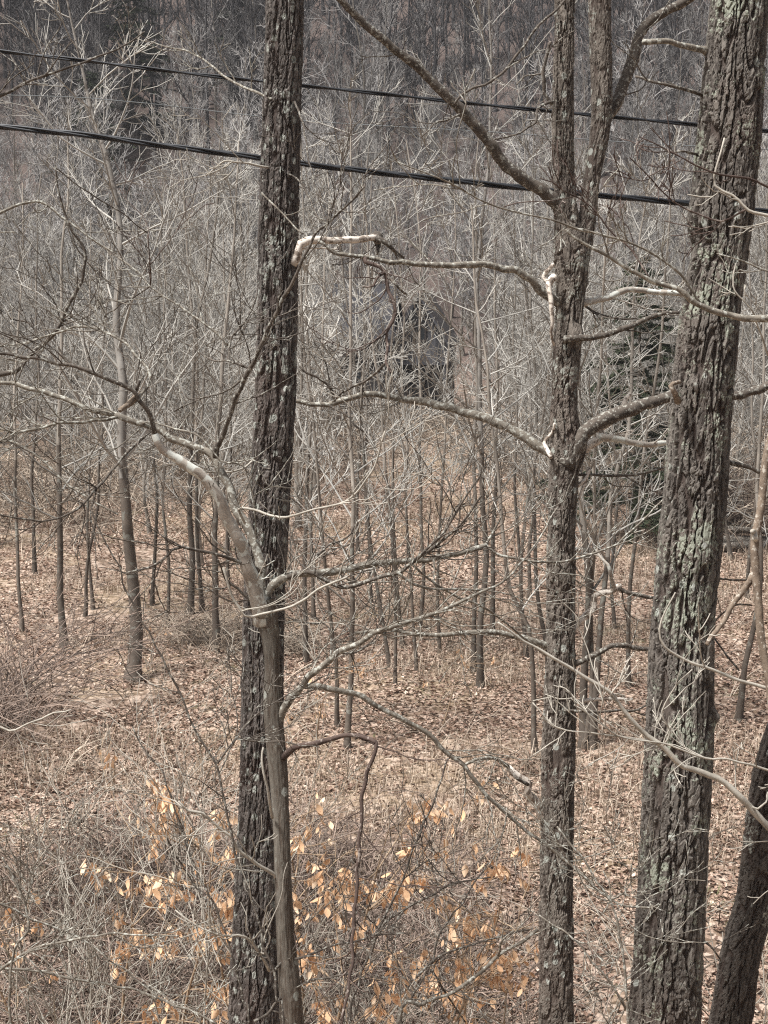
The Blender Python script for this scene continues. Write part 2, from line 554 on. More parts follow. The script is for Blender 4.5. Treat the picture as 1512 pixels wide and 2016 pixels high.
def furrowed_trunk(name, rows, mat, parent, cw, ch, depth, seed, nu=176, step=0.0085, flake=0.0, bumps=(), smooth=False):
    c = resample(rows, step)
    org = np.array(parent.location) if parent is not None else np.zeros(3)
    n = len(c)
    s = np.concatenate([[0], np.cumsum(np.linalg.norm(np.diff(c[:, :3], axis=0), axis=1))])
    per = 2 * math.pi * float(np.median(c[:, 3]))
    nc = max(5, int(round(per / cw)))
    th = np.arange(nu) / nu * 2 * math.pi
    TH, S = np.meshgrid(th, s)
    ct, st_ = np.cos(TH), np.sin(TH)
    wob = (vnoise(ct * 2.2 + 7, st_ * 2.2, S * 1.3, seed) - 0.5) * 0.9 + (vnoise(ct * 6 + 3, st_ * 6, S * 6, seed + 1) - 0.5) * 0.55 + (vnoise(ct * 16 + 3, st_ * 16, S * 30, seed + 9) - 0.5) * 0.5
    U = TH / (2 * math.pi) * nc + wob
    Z = S / ch + (vnoise(ct * 3, st_ * 3, S * 4, seed + 2) - 0.5) * 0.9
    e, cid = voronoi(U, Z, nc, seed)
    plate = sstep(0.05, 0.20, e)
    e2, cid2 = voronoi(U * 2, Z * 7, nc * 2, seed + 5)
    crack = sstep(0.03, 0.16, e2)
    fine = 0.6 * (vnoise(ct * 14, st_ * 14, S * 30, seed + 3) - 0.5) + 0.7 * (vnoise(ct * 28, st_ * 28, S * 75, seed + 8) - 0.5)
    med = vnoise(ct * 3.5, st_ * 3.5, S * 6, seed + 4) - 0.5
    R = c[:, 3][:, None] * (1 + 0.05 * (vnoise(ct * 1.1 + 4, st_ * 1.1, S * 0.9, seed + 6) - 0.5) * 2)
    disp = depth * (plate - 0.85) + min(0.30 * depth, 0.006) * fine + 0.004 * med
    disp += flake * (cid - 0.5) * plate + plate * (min(0.30 * depth, 0.007) * (crack - 1) + min(0.35 * depth, 0.009) * (cid2 - 0.5))
    for (bz, bt, br, bh) in bumps:       # burls and healed knots
        dz = S - np.interp(bz, c[:, 2], s)
        dt = np.angle(np.exp(1j * (TH - bt))) * c[:, 3][:, None]
        disp += bh * np.exp(-(dz ** 2 + dt ** 2) / br ** 2)
    R = R + disp
    tg = np.gradient(c[:, :3], axis=0)
    tg /= np.linalg.norm(tg, axis=1)[:, None]
    u = np.cross(np.array([0, 1.0, 0])[None], tg)
    u /= np.linalg.norm(u, axis=1)[:, None]
    w = np.cross(tg, u)
    # theta = 0 to the right, pi/2 away from the viewer
    v = c[:, None, :3] + R[..., None] * (ct[..., None] * u[:, None] + st_[..., None] * w[:, None])
    i = np.arange(n - 1)[:, None] * nu
    j = np.arange(nu)[None]
    k = (j + 1) % nu
    q = np.stack([i + j, i + k, i + nu + k, i + nu + j], -1).reshape(-1, 4)
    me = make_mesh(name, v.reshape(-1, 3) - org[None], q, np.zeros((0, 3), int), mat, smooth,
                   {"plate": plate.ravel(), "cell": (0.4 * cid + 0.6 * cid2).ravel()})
    return link(name, me, parent)


# ------------------------------------------------------------------ traced branches of the near trees
def side_twigs(tb, c, n, lo, hi, r, sides=4, grow_up=0.15):
    """small bare twigs along a branch, some forked"""
    if n <= 0:
        return
    for t in np.sort(rng.uniform(0.15, 0.98, n)):
        i = int(t * (len(c) - 2))
        p = c[i, :3]
        d = c[min(i + 3, len(c) - 1), :3] - c[max(i - 2, 0), :3]
        d /= np.linalg.norm(d) + 1e-9
        perp = rng.normal(size=3)
        perp[1] *= 0.6
        perp -= d * perp.dot(d)
        perp /= np.linalg.norm(perp)
        a = rng.uniform(0.5, 1.1)
        twig(tb, p, math.cos(a) * d + math.sin(a) * perp, rng.uniform(lo, hi), min(r, c[i, 3] * 0.6), 2, grow_up, sides)


def twig(tb, p, d, L, r, depth, up=0.1, sides=4, wig=0.15):
    n = max(4, int(L / 0.045))
    n = min(n, 18)
    pts = [np.asarray(p, float)]
    d = d / np.linalg.norm(d)
    for _ in range(n):
        d = d + rng.normal(size=3) * wig + np.array([0, 0, up * 0.4])
        d /= np.linalg.norm(d)
        pts.append(pts[-1] + d * L / n)
    rad = np.maximum(np.linspace(r, r * 0.5, n + 1), 0.0021)
    tb.tube(pts, rad, sides)
    if depth > 0:
        for _ in range(rng.integers(2, 5) if depth > 2 else rng.integers(1, 3)):
            i = rng.integers(1, n)
            dd = np.array(pts[i + 1] if i + 1 <= n else pts[i]) - pts[i - 1]
            dd /= np.linalg.norm(dd)
            pr = rng.normal(size=3)
            pr -= dd * pr.dot(dd)
            pr /= np.linalg.norm(pr)
            twig(tb, pts[i], 0.78 * dd + 0.62 * pr, L * rng.uniform(0.35, 0.65), rad[i] * 0.75, depth - 1, up, sides, wig)


def branch(parent, pts, w0, w1, d0, d1, mat, ntw=4, tw=(0.08, 0.35), name="branch", knob=0.10, cap=True, twmat=None):
    """pts: photo pixels; w: widths in photo pixels; d: depths at the two ends (metres)"""
    pts = np.asarray(pts, float)
    L = np.concatenate([[0], np.cumsum(np.hypot(*np.diff(pts, axis=0).T))])
    t = L / L[-1]
    bow = np.sin(t * math.pi) * rng.uniform(-0.10, 0.10)
    dep = d0 + (d1 - d0) * t + bow
    w = w0 + (w1 - w0) * t
    rows = np.array([[*P(x, y, dd), max(ww, 2.0) / 2 / F * dd] for (x, y), dd, ww in zip(pts, dep, w)])
    c = resample(rows, 0.03)
    nrm = vnoise(np.arange(len(c)) * 0.8, rng.uniform(0, 99), 0.3, 17) - 0.5
    c[:, 3] *= 1 + knob * 2.2 * nrm + 0.16 * (vnoise(np.arange(len(c)) * 2.1, rng.uniform(0, 99), 0.7, 19) - 0.5)
    c[:, :3] += np.stack([(vnoise(np.arange(len(c)) * 0.45, rng.uniform(0, 99), k + 0.5, 18) - 0.5) for k in range(3)], -1) * 0.022 * sstep(0, 4, np.arange(len(c)))[:, None]
    if w0 >= 11:
        k_ = np.arange(len(c)) * 0.03
        c[:, 3] *= 1 + 0.32 * np.exp(-k_ / 0.05)
    tb = TB()
    tb.tube(c[:, :3], c[:, 3], 8 if w0 > 5 else 6, ref=FWD, cap=cap)
    side_twigs(tb, c, int(ntw * 1.3), tw[0], tw[1] * 1.3, 1.6 / F * d1)
    org = np.array(parent.location) if parent is not None else np.zeros(3)
    return obj(name, tb, mat, parent, origin=org)


def base_of(rows):
    return np.array([rows[0][0], rows[0][1], float(ground_z(rows[0][0], rows[0][1]))])


# ---- tall dark trunk left of the middle
eA = [(-500, 528, 596), (-200, 526, 597), (0, 525, 598), (250, 515, 592), (500, 508, 586), (750, 503, 583), (1000, 490, 570), (1200, 480, 560), (1400, 476, 557), (1600, 471, 552), (1800, 461, 549), (2016, 450, 549)]
rows = trunk_rows(eA, 9.2)
tA = thing("bare_tree", "tall straight tree with dark furrowed bark and pale lichen dots, behind the smooth forked sapling", "tree", base_of(rows))
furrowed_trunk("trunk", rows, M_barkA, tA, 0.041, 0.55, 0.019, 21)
branch(tA, [(575, 520), (585, 503), (593, 481), (610, 473), (633, 471), (669, 472), (709, 471), (742, 467)], 17, 13, 9.15, 9.3, M_limb_white, 1, name="dead_limb", knob=0.2)
branch(tA, [(738, 468), (752, 473), (772, 490), (795, 509)], 11, 5, 9.3, 9.4, M_limb_dark, 3, name="dead_limb")
branch(tA, [(742, 466), (744, 480), (742, 500)], 16, 6, 9.3, 9.35, M_limb_dark, 2, name="dead_limb", knob=0.3)
branch(tA, [(535, 195), (515, 185), (450, 155), (415, 128), (375, 105), (320, 90), (270, 78)], 6, 2, 9.1, 9.9, M_limb, 6)
branch(tA, [(530, 330), (508, 327), (470, 320), (440, 318), (405, 345)], 5, 2.5, 9.1, 9.0, M_pale, 4)
branch(tA, [(500, 905), (480, 921), (450, 930), (430, 928)], 5, 2.5, 9.15, 9.0, M_pale, 2)
branch(tA, [(580, 200), (598, 250), (605, 300), (620, 370), (630, 405)], 4.5, 2.5, 9.1, 8.7, M_limb_dark, 3)
branch(tA, [(560, 340), (585, 352), (610, 392), (630, 440)], 4, 3, 9.1, 8.8, M_limb_dark, 2)
branch(tA, [(515, 380), (560, 425), (595, 460)], 4, 3, 8.95, 8.8, M_limb, 1)

# ---- smooth grey forked tree in front of it
eF = [(1185, 487, 540), (1230, 508, 548), (1300, 521, 550), (1400, 519, 556), (1512, 528, 566), (1600, 536, 569), (1760, 542, 575), (1880, 546, 584), (1950, 550, 592), (2016, 553, 598)]
rowsF = trunk_rows(eF, 7.7)
tF = thing("bare_tree", "smaller smooth grey forked tree with wide bare limbs, standing against the dark furrowed trunk", "tree", base_of(rowsF))
furrowed_trunk("trunk", rowsF, M_barkF, tF, 0.055, 0.5, 0.0035, 41, nu=72, step=0.012, smooth=True)
dF = 7.7
FB = [
    # whitish left limb and its continuation
    ([(520, 1225), (507, 1175), (487, 1115), (472, 1063), (452, 1028), (440, 996), (425, 969), (400, 939), (370, 916), (350, 904), (320, 886), (305, 854)], 34, 15, 0, -0.35, M_limb_lichen, 2),
    ([(306, 858), (295, 814), (272, 784), (267, 771), (220, 749), (150, 721), (100, 711), (65, 704), (0, 696), (-80, 690)], 10, 5, -0.35, -0.6, M_limb_dark, 5),
    ([(268, 782), (255, 795), (237, 807)], 11, 10, -0.4, -0.5, M_vine, 0),
    ([(267, 771), (274, 752), (282, 739)], 9, 6, -0.4, -0.35, M_limb_dark, 1),
    ([(272, 784), (300, 745), (280, 714), (250, 679), (220, 659), (190, 646), (150, 644), (100, 659), (50, 676), (0, 684), (-60, 690)], 6, 3, -0.4, -0.1, M_limb, 7),
    # second left limb
    ([(517, 1215), (512, 1153), (515, 1118), (505, 1083), (487, 1038), (465, 1000), (450, 954), (430, 919), (418, 896), (390, 884), (350, 869), (320, 851), (280, 834), (220, 816), (175, 804), (115, 781), (60, 764), (25, 756), (0, 753), (-90, 745)], 22, 6, -0.05, 0.5, M_limb, 8),
    ([(235, 820), (190, 829), (125, 831), (75, 844), (40, 851), (0, 846), (-60, 840)], 7, 4, 0.35, 0.1, M_limb, 5),
    ([(280, 834), (300, 831), (350, 844), (390, 859), (425, 894), (450, 911), (500, 901)], 4, 4, 0.3, 0.1, M_limb, 3),
    ([(425, 900), (425, 889), (440, 849), (460, 799), (480, 744), (505, 704), (525, 649), (545, 614), (570, 564), (600, 504), (620, 460), (650, 435), (690, 395), (717, 365)], 11, 4, 0.15, -0.5, M_limb_dark, 6),
    ([(487, 724), (465, 714), (452, 689), (460, 659), (475, 644), (495, 609), (505, 579)], 5, 3, 0.0, 0.1, M_limb_dark, 4),
    ([(480, 720), (450, 712), (415, 709), (380, 684), (350, 666), (320, 651)], 4, 2.5, 0.0, 0.4, M_limb_dark, 3),
    ([(450, 680), (415, 646), (380, 621), (340, 594), (295, 564), (270, 534), (235, 506)], 5, 3, 0.2, 0.5, M_limb, 5),
    ([(295, 564), (260, 589), (215, 614), (202, 640)], 3.5, 2.5, 0.4, 0.6, M_limb_dark, 3),
    ([(295, 564), (298, 540), (295, 504), (290, 460)], 3.5, 2.5, 0.4, 0.2, M_red, 2),
    ([(480, 745), (440, 772), (400, 785), (345, 808)], 4, 2.5, 0.0, 0.5, M_limb_dark, 3),
    ([(295, 849), (270, 871), (240, 899), (220, 929), (185, 969), (150, 1004), (110, 1020), (70, 1028), (0, 1012), (-60, 1000)], 6, 3, 0.3, -0.5, M_limb_dark, 7),
    ([(297, 850), (270, 875), (285, 886), (305, 876)], 4, 3, 0.3, 0.0, M_limb_dark, 1),
    ([(370, 916), (385, 890), (400, 885)], 5, 3, -0.3, -0.1, M_limb, 1),
    # low left arm
    ([(515, 1128), (505, 1120), (480, 1108), (440, 1095), (400, 1085), (360, 1078), (340, 1083), (320, 1100), (290, 1115), (250, 1128)], 8, 4, -0.05, -0.4, M_limb_dark, 6),
    ([(500, 1182), (492, 1180), (465, 1158), (445, 1143), (430, 1100)], 6, 3, -0.05, -0.2, M_limb_dark, 2),
    # right limbs
    ([(512, 1205), (528, 1165), (545, 1148), (565, 1135), (600, 1128), (650, 1128), (700, 1118), (756, 1108), (806, 1103), (856, 1100), (906, 1088), (956, 1073)], 18, 9, 0, 0.5, M_limb, 6),
    ([(956, 1073), (970, 1085), (1000, 1098), (1075, 1106), (1140, 1100), (1190, 1082), (1230, 1060), (1280, 1008), (1330, 960)], 6, 3, 0.5, 0.9, M_limb, 5),
    ([(956, 1073), (975, 1040), (985, 1018)], 6, 3, 0.5, 0.5, M_limb, 2),
    ([(565, 1137), (600, 1125), (620, 1128), (640, 1143), (675, 1155), (710, 1150), (756, 1133), (796, 1120), (831, 1093), (871, 1063), (901, 1038), (926, 1008), (945, 975)], 10, 4, 0.0, -0.3, M_limb_dark, 7),
    ([(800, 1117), (840, 1080), (880, 1040), (910, 985), (936, 949), (956, 909)], 6, 3, -0.2, -0.3, M_limb_dark, 4),
    ([(780, 1125), (800, 1140), (830, 1155), (900, 1160), (960, 1158), (1000, 1135), (1050, 1080), (1085, 1020), (1100, 1000)], 6, 3, -0.2, 0.4, M_limb, 5),
    ([(620, 1128), (620, 1105), (640, 1078), (665, 1065), (690, 1050), (702, 1030)], 5, 3, -0.1, 0.2, M_limb_dark, 3),
    ([(812, 1112), (845, 1140), (875, 1160), (906, 1175), (950, 1195), (990, 1220), (1030, 1255), (1075, 1290)], 5, 4, -0.2, 0.6, M_limb, 4),
    ([(482, 1030), (470, 1003), (478, 999), (500, 1003), (530, 1012), (565, 1018), (620, 1005), (665, 994), (700, 969), (730, 929), (750, 874), (758, 850)], 5, 3.5, 0, -0.5, M_pale, 4),
    ([(440, 1118), (455, 1168), (480, 1212), (510, 1210), (545, 1203), (575, 1193), (615, 1168), (650, 1148), (685, 1133)], 5, 5, -0.25, -0.3, M_pale, 2),
    ([(548, 1425), (555, 1403), (575, 1373), (595, 1350), (605, 1335), (650, 1300), (665, 1285), (700, 1268), (725, 1253), (756, 1238), (811, 1225), (856, 1208), (906, 1183), (960, 1160)], 16, 5, 0, -0.3, M_limb, 8),
    ([(600, 1350), (640, 1353), (700, 1368), (756, 1398), (806, 1423), (846, 1448), (876, 1478), (911, 1508), (946, 1552), (981, 1587), (1016, 1617), (1056, 1650), (1106, 1687), (1146, 1722), (1176, 1750), (1201, 1770), (1236, 1785), (1276, 1787), (1300, 1780)], 12, 4, 0, 0.2, M_limb, 8),
    ([(668, 1285), (700, 1285), (730, 1265), (750, 1235)], 5, 3, -0.1, 0.1, M_limb_dark, 3),
    ([(605, 1338), (640, 1270), (690, 1240), (650, 1225), (590, 1230)], 3, 2.5, -0.1, 0.4, M_pale, 5),
    ([(650, 1300), (652, 1262), (640, 1230), (580, 1222)], 4, 2.5, -0.1, 0.3, M_limb_dark, 4),
    ([(545, 1500), (560, 1488), (580, 1470), (625, 1463), (675, 1450), (715, 1453), (740, 1462)], 13, 8, 0, -0.35, M_red, 1),
    ([(740, 1460), (740, 1475), (728, 1512), (712, 1562), (710, 1612), (706, 1700), (697, 1812), (692, 1912), (672, 2012), (660, 2070)], 8, 6, -0.35, -0.6, M_red, 7),
    ([(548, 1735), (540, 1722), (505, 1700), (475, 1677), (450, 1642), (425, 1622), (395, 1602), (370, 1597), (350, 1577)], 8, 4, 0, -0.3, M_pale, 5),
    ([(530, 1910), (515, 1884), (490, 1852), (470, 1839), (440, 1842), (400, 1827), (370, 1812), (345, 1792)], 7, 3, 0, -0.3, M_pale, 6),
    ([(535, 1915), (565, 1890), (600, 1882), (650, 1864), (700, 1852), (756, 1839), (800, 1838)], 6, 3, -0.05, -0.1, M_limb_dark, 5),
    ([(500, 2010), (525, 1997), (550, 1967), (590, 1942), (625, 1927), (685, 1917)], 6, 4, -0.1, -0.1, M_limb_dark, 3),
    ([(536, 1610), (528, 1560), (518, 1500), (520, 1470)], 6, 4, -0.05, -0.15, M_pale, 0),
]
for pts, w0, w1, a, b, mt, nt_ in FB:
    branch(tF, pts, w0, w1, dF + a, dF + b, mt, int(nt_ * 1.6), tw=(0.12, 0.5))

# ---- middle tree with the flaky bark and twin top
dB = 9.6
eB = [(-600, 1093, 1122), (-200, 1092, 1126), (0, 1092, 1131), (150, 1090, 1130), (250, 1088, 1128), (350, 1090, 1131), (430, 1092, 1140), (500, 1093, 1160), (600, 1096, 1150), (700, 1088, 1142), (800, 1085, 1137), (880, 1084, 1146), (1000, 1080, 1134), (1200, 1076, 1132), (1350, 1072, 1133), (1500, 1068, 1131), (1760, 1064, 1129), (2016, 1061, 1129)]
rows = trunk_rows(eB, dB)
tB = thing("bare_tree", "mid sized tree with flaky brown bark, a twin top and many dead side limbs", "tree", base_of(rows))
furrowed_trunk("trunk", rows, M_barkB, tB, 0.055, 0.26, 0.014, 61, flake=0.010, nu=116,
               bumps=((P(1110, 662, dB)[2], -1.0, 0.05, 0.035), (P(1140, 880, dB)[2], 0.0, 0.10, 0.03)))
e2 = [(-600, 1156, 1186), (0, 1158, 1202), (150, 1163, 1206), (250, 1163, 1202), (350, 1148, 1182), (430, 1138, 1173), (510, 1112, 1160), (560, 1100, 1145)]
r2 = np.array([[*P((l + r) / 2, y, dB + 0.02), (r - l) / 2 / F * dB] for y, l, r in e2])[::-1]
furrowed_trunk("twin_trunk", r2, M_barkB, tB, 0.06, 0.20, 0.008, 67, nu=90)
BB = [
    ([(1180, 270), (1196, 225), (1210, 210), (1226, 170), (1246, 115), (1266, 55), (1306, 25), (1351, 0), (1420, -40)], 26, 16, 0.05, 0.2, M_limb_dark, 2),
    ([(1112, 450), (1106, 428), (1098, 405), (1071, 380), (1031, 352), (1001, 330), (976, 300), (951, 265), (921, 232), (891, 200), (856, 170), (826, 135), (791, 107), (756, 80), (710, 40), (670, 0), (620, -50)], 28, 13, 0, -0.7, M_limb_dark, 3),
    ([(895, 205), (901, 195), (931, 172), (966, 162), (996, 135), (1031, 90), (1066, 45), (1096, 20), (1120, -10)], 5, 5, -0.4, -0.3, M_limb_dark, 2),
    ([(1088, 205), (1083, 200), (1073, 185), (1068, 145), (1076, 110), (1086, 82)], 8, 6, -0.1, -0.15, M_limb_dark, 2),
    ([(1068, 145), (1036, 150), (1016, 165)], 4, 3, -0.1, -0.1, M_limb_dark, 1),
    ([(1090, 200), (1081, 202), (1058, 215), (1051, 240), (1026, 260), (996, 270), (971, 275)], 6, 3, -0.1, -0.4, M_limb_dark, 3),
    ([(905, 225), (876, 239), (856, 244), (831, 270)], 5, 2.5, -0.4, -0.6, M_limb_dark, 3),
    ([(1110, 605), (1096, 594), (1066, 574), (1041, 549), (1016, 534), (981, 526), (941, 521), (881, 523), (831, 520), (758, 514), (725, 506), (692, 501), (659, 499), (643, 486), (626, 476)], 18, 6, 0, -0.5, M_limb, 3),
    ([(1092, 545), (1080, 560), (1086, 600), (1085, 655), (1092, 680)], 12, 5, -0.12, -0.12, M_limb_white, 0),
    ([(1085, 560), (1070, 545), (1090, 520)], 10, 8, -0.1, -0.1, M_limb_white, 0),
    ([(718, 507), (719, 516), (739, 523), (758, 536), (765, 572), (775, 599), (778, 612), (772, 635), (762, 655), (763, 681), (758, 714), (772, 734)], 9, 5, -0.45, -0.7, M_red, 4),
    ([(764, 545), (780, 560), (800, 580)], 6, 4, -0.5, -0.5, M_limb_dark, 1),
    ([(758, 536), (740, 550), (735, 562), (715, 564)], 5, 3, -0.5, -0.6, M_red, 2),
    ([(760, 714), (738, 734), (715, 754), (692, 761), (672, 774), (655, 790)], 6, 4, -0.65, -0.4, M_limb_dark, 3),
    ([(1100, 900), (1081, 889), (1056, 876), (1031, 859), (1001, 844), (971, 829), (931, 816), (881, 801), (831, 791), (786, 784), (756, 778), (719, 777), (699, 780), (672, 789), (649, 797), (620, 797), (583, 790), (560, 790)], 22, 8, 0, 0.3, M_limb, 3),
    ([(659, 790), (649, 761), (626, 744), (603, 734), (590, 721)], 6, 4, 0.2, 0.1, M_limb_dark, 2),
    ([(645, 797), (669, 809), (689, 822), (699, 840), (715, 850)], 5, 3, 0.2, 0.0, M_limb_dark, 3),
    ([(1112, 915), (1136, 880), (1146, 857), (1171, 836), (1196, 824), (1231, 809), (1276, 794), (1311, 784), (1331, 779), (1390, 785), (1441, 781), (1476, 771), (1512, 759), (1570, 735)], 34, 13, -0.05, 0.1, M_limb_dark, 2),
    ([(1125, 905), (1146, 889), (1166, 874), (1186, 861), (1181, 844), (1206, 829), (1226, 804), (1231, 786), (1241, 776)], 18, 9, 0.05, 0.25, M_limb_white, 1),
    ([(1180, 862), (1200, 862), (1231, 869), (1271, 874), (1306, 871), (1330, 880)], 14, 10, 0.12, 0.35, M_limb_lichen, 3),
    ([(1110, 668), (1130, 667), (1156, 664), (1196, 659), (1231, 646), (1271, 629), (1306, 616), (1336, 616)], 14, 7, -0.12, 0.0, M_limb_dark, 3),
    ([(1140, 598), (1151, 596), (1186, 589), (1216, 576), (1251, 569), (1286, 574), (1336, 579), (1370, 590)], 13, 10, 0.0, 0.2, M_limb_lichen, 3),
    ([(1150, 600), (1166, 612), (1196, 624), (1231, 627), (1266, 627)], 5, 3, 0.05, 0.2, M_limb_dark, 2),
    ([(1120, 935), (1166, 934), (1206, 935), (1256, 933), (1306, 921)], 6, 5, 0.0, 0.3, M_limb_dark, 3),
    ([(1115, 1245), (1131, 1233), (1151, 1215), (1171, 1198), (1171, 1176), (1206, 1163), (1221, 1153)], 16, 11, 0, 0.1, M_limb_white, 0),
    ([(1215, 1155), (1236, 1168), (1286, 1178)], 9, 7, 0.1, 0.15, M_limb_dark, 1),
    ([(1210, 1158), (1200, 1130), (1196, 1110), (1180, 1095), (1165, 1070)], 9, 4, 0.1, 0.1, M_limb_lichen, 3),
    ([(1120, 1310), (1141, 1303), (1171, 1288), (1196, 1275), (1226, 1270), (1256, 1278), (1290, 1278)], 12, 9, 0, 0.1, M_limb_dark, 2),
    ([(1110, 1398), (1156, 1400), (1206, 1401), (1251, 1398), (1275, 1388)], 6, 4, -0.1, 0.1, M_limb_dark, 2),
    ([(1120, 1384), (1140, 1380), (1181, 1377), (1246, 1378)], 9, 5, 0.0, 0.1, M_limb_white, 2),
    ([(1090, 1280), (1056, 1263), (1021, 1253), (976, 1245), (906, 1248), (856, 1250), (806, 1248), (760, 1239), (700, 1245)], 13, 6, 0, -0.3, M_limb, 4),
    ([(1075, 1610), (1066, 1602), (1056, 1577), (1036, 1557), (1041, 1542), (1016, 1525), (1000, 1510)], 19, 13, 0, -0.15, M_limb_white, 0),
    ([(1003, 1512), (985, 1498), (961, 1490), (935, 1495), (911, 1508)], 9, 5, -0.15, -0.3, M_limb, 2),
    ([(1040, 1545), (1015, 1530), (1005, 1516)], 7, 6, -0.2, -0.2, M_limb_dark, 0),
    ([(1085, 900), (1072, 872), (1090, 850), (1092, 835)], 10, 5, -0.1, -0.1, M_limb_white, 0),
    ([(1132, 960), (1150, 945), (1160, 920), (1140, 985)], 9, 5, 0.0, 0.0, M_limb_white, 1),
]
for pts, w0, w1, a, b, mt, nt_ in BB:
    branch(tB, pts, w0, w1, dB + a, dB + b, mt, nt_)

# ---- big lichened trunk at the right
dC = 8.2
eC = [(-500, 1430, 1530), (-200, 1412, 1520), (0, 1400, 1511), (100, 1391, 1503), (250, 1376, 1498), (350, 1367, 1488), (430, 1360, 1478), (500, 1363, 1470), (600, 1344, 1457), (700, 1331, 1448), (800, 1320, 1439), (1000, 1305, 1427), (1200, 1286, 1407), (1350, 1277, 1402), (1500, 1270, 1399), (1760, 1256, 1384), (2016, 1238, 1374)]
rows = trunk_rows(eC, dC)
tC = thing("bare_tree", "thick trunk with deeply furrowed bark and patches of grey green lichen, largest of all", "tree", base_of(rows))
cbump = ((P(0, 440, dC)[2], math.pi * 1.1, 0.09, 0.025), (P(0, 1100, dC)[2], -1.5, 0.10, 0.02), (P(0, 1408, dC)[2], -0.25, 0.04, 0.03), (P(0, 430, dC)[2], -0.9, 0.12, 0.02), (P(0, 765, dC)[2], -2.0, 0.05, 0.025))
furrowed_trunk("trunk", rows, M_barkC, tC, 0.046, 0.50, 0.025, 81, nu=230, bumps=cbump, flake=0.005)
CB = [
    ([(1395, 104), (1386, 98), (1350, 90), (1321, 82), (1290, 82), (1266, 83)], 14, 11, 0, -0.1, M_limb, 0),
    ([(1390, 192), (1381, 187), (1331, 172), (1286, 160), (1251, 152)], 8, 5, 0, -0.1, M_limb_dark, 2),
    ([(1335, 790), (1327, 772), (1320, 758), (1340, 750)], 13, 7, -0.16, -0.2, M_vine, 0),
    ([(1415, 905), (1431, 909), (1471, 919), (1512, 934), (1560, 950)], 10, 7, 0, 0.1, M_limb_dark, 1),
    ([(1375, 305), (1350, 298), (1320, 300), (1305, 290)], 6, 3, 0, -0.1, M_limb_dark, 1),
    ([(1455, 1320), (1400, 1240), (1440, 1195), (1480, 1192)], 4, 3, 0.15, 0.3, M_limb_dark, 1),
    ([(1405, 1135), (1440, 1145), (1480, 1140)], 5, 3, 0.0, 0.1, M_limb_dark, 2),
    ([(1370, 1845), (1400, 1862), (1420, 1890)], 6, 3, 0.0, 0.0, M_limb_dark, 1),
]
for pts, w0, w1, a, b, mt, nt_ in CB:
    branch(tC, pts, w0, w1, dC + a, dC + b, mt, nt_, name="dead_limb")

# ---- leaning trunk in the lower right corner
dD = 8.8
eD = [(600, 1690, 1740), (900, 1640, 1694), (1200, 1575, 1635), (1400, 1521, 1588), (1512, 1487, 1560), (1600, 1473, 1547), (1760, 1452, 1528), (1850, 1427, 1502), (1920, 1412, 1489), (2016, 1397, 1478)]
rows = trunk_rows(eD, dD)
tD = thing("bare_tree", "dark trunk leaning out of the lower right corner", "tree", base_of(rows))
furrowed_trunk("trunk", rows, M_barkD, tD, 0.041, 0.30, 0.016, 91, nu=120)

# ---- trees whose trunks stand outside the frame, with branches reaching in
def plain_trunk(rows, mat, parent, sides=14, name="trunk"):
    c = resample(np.asarray(rows, float), 0.08)
    tb = TB()
    tb.tube(c[:, :3], c[:, 3], sides, ref=FWD)
    return obj(name, tb, mat, parent, origin=np.array(parent.location))


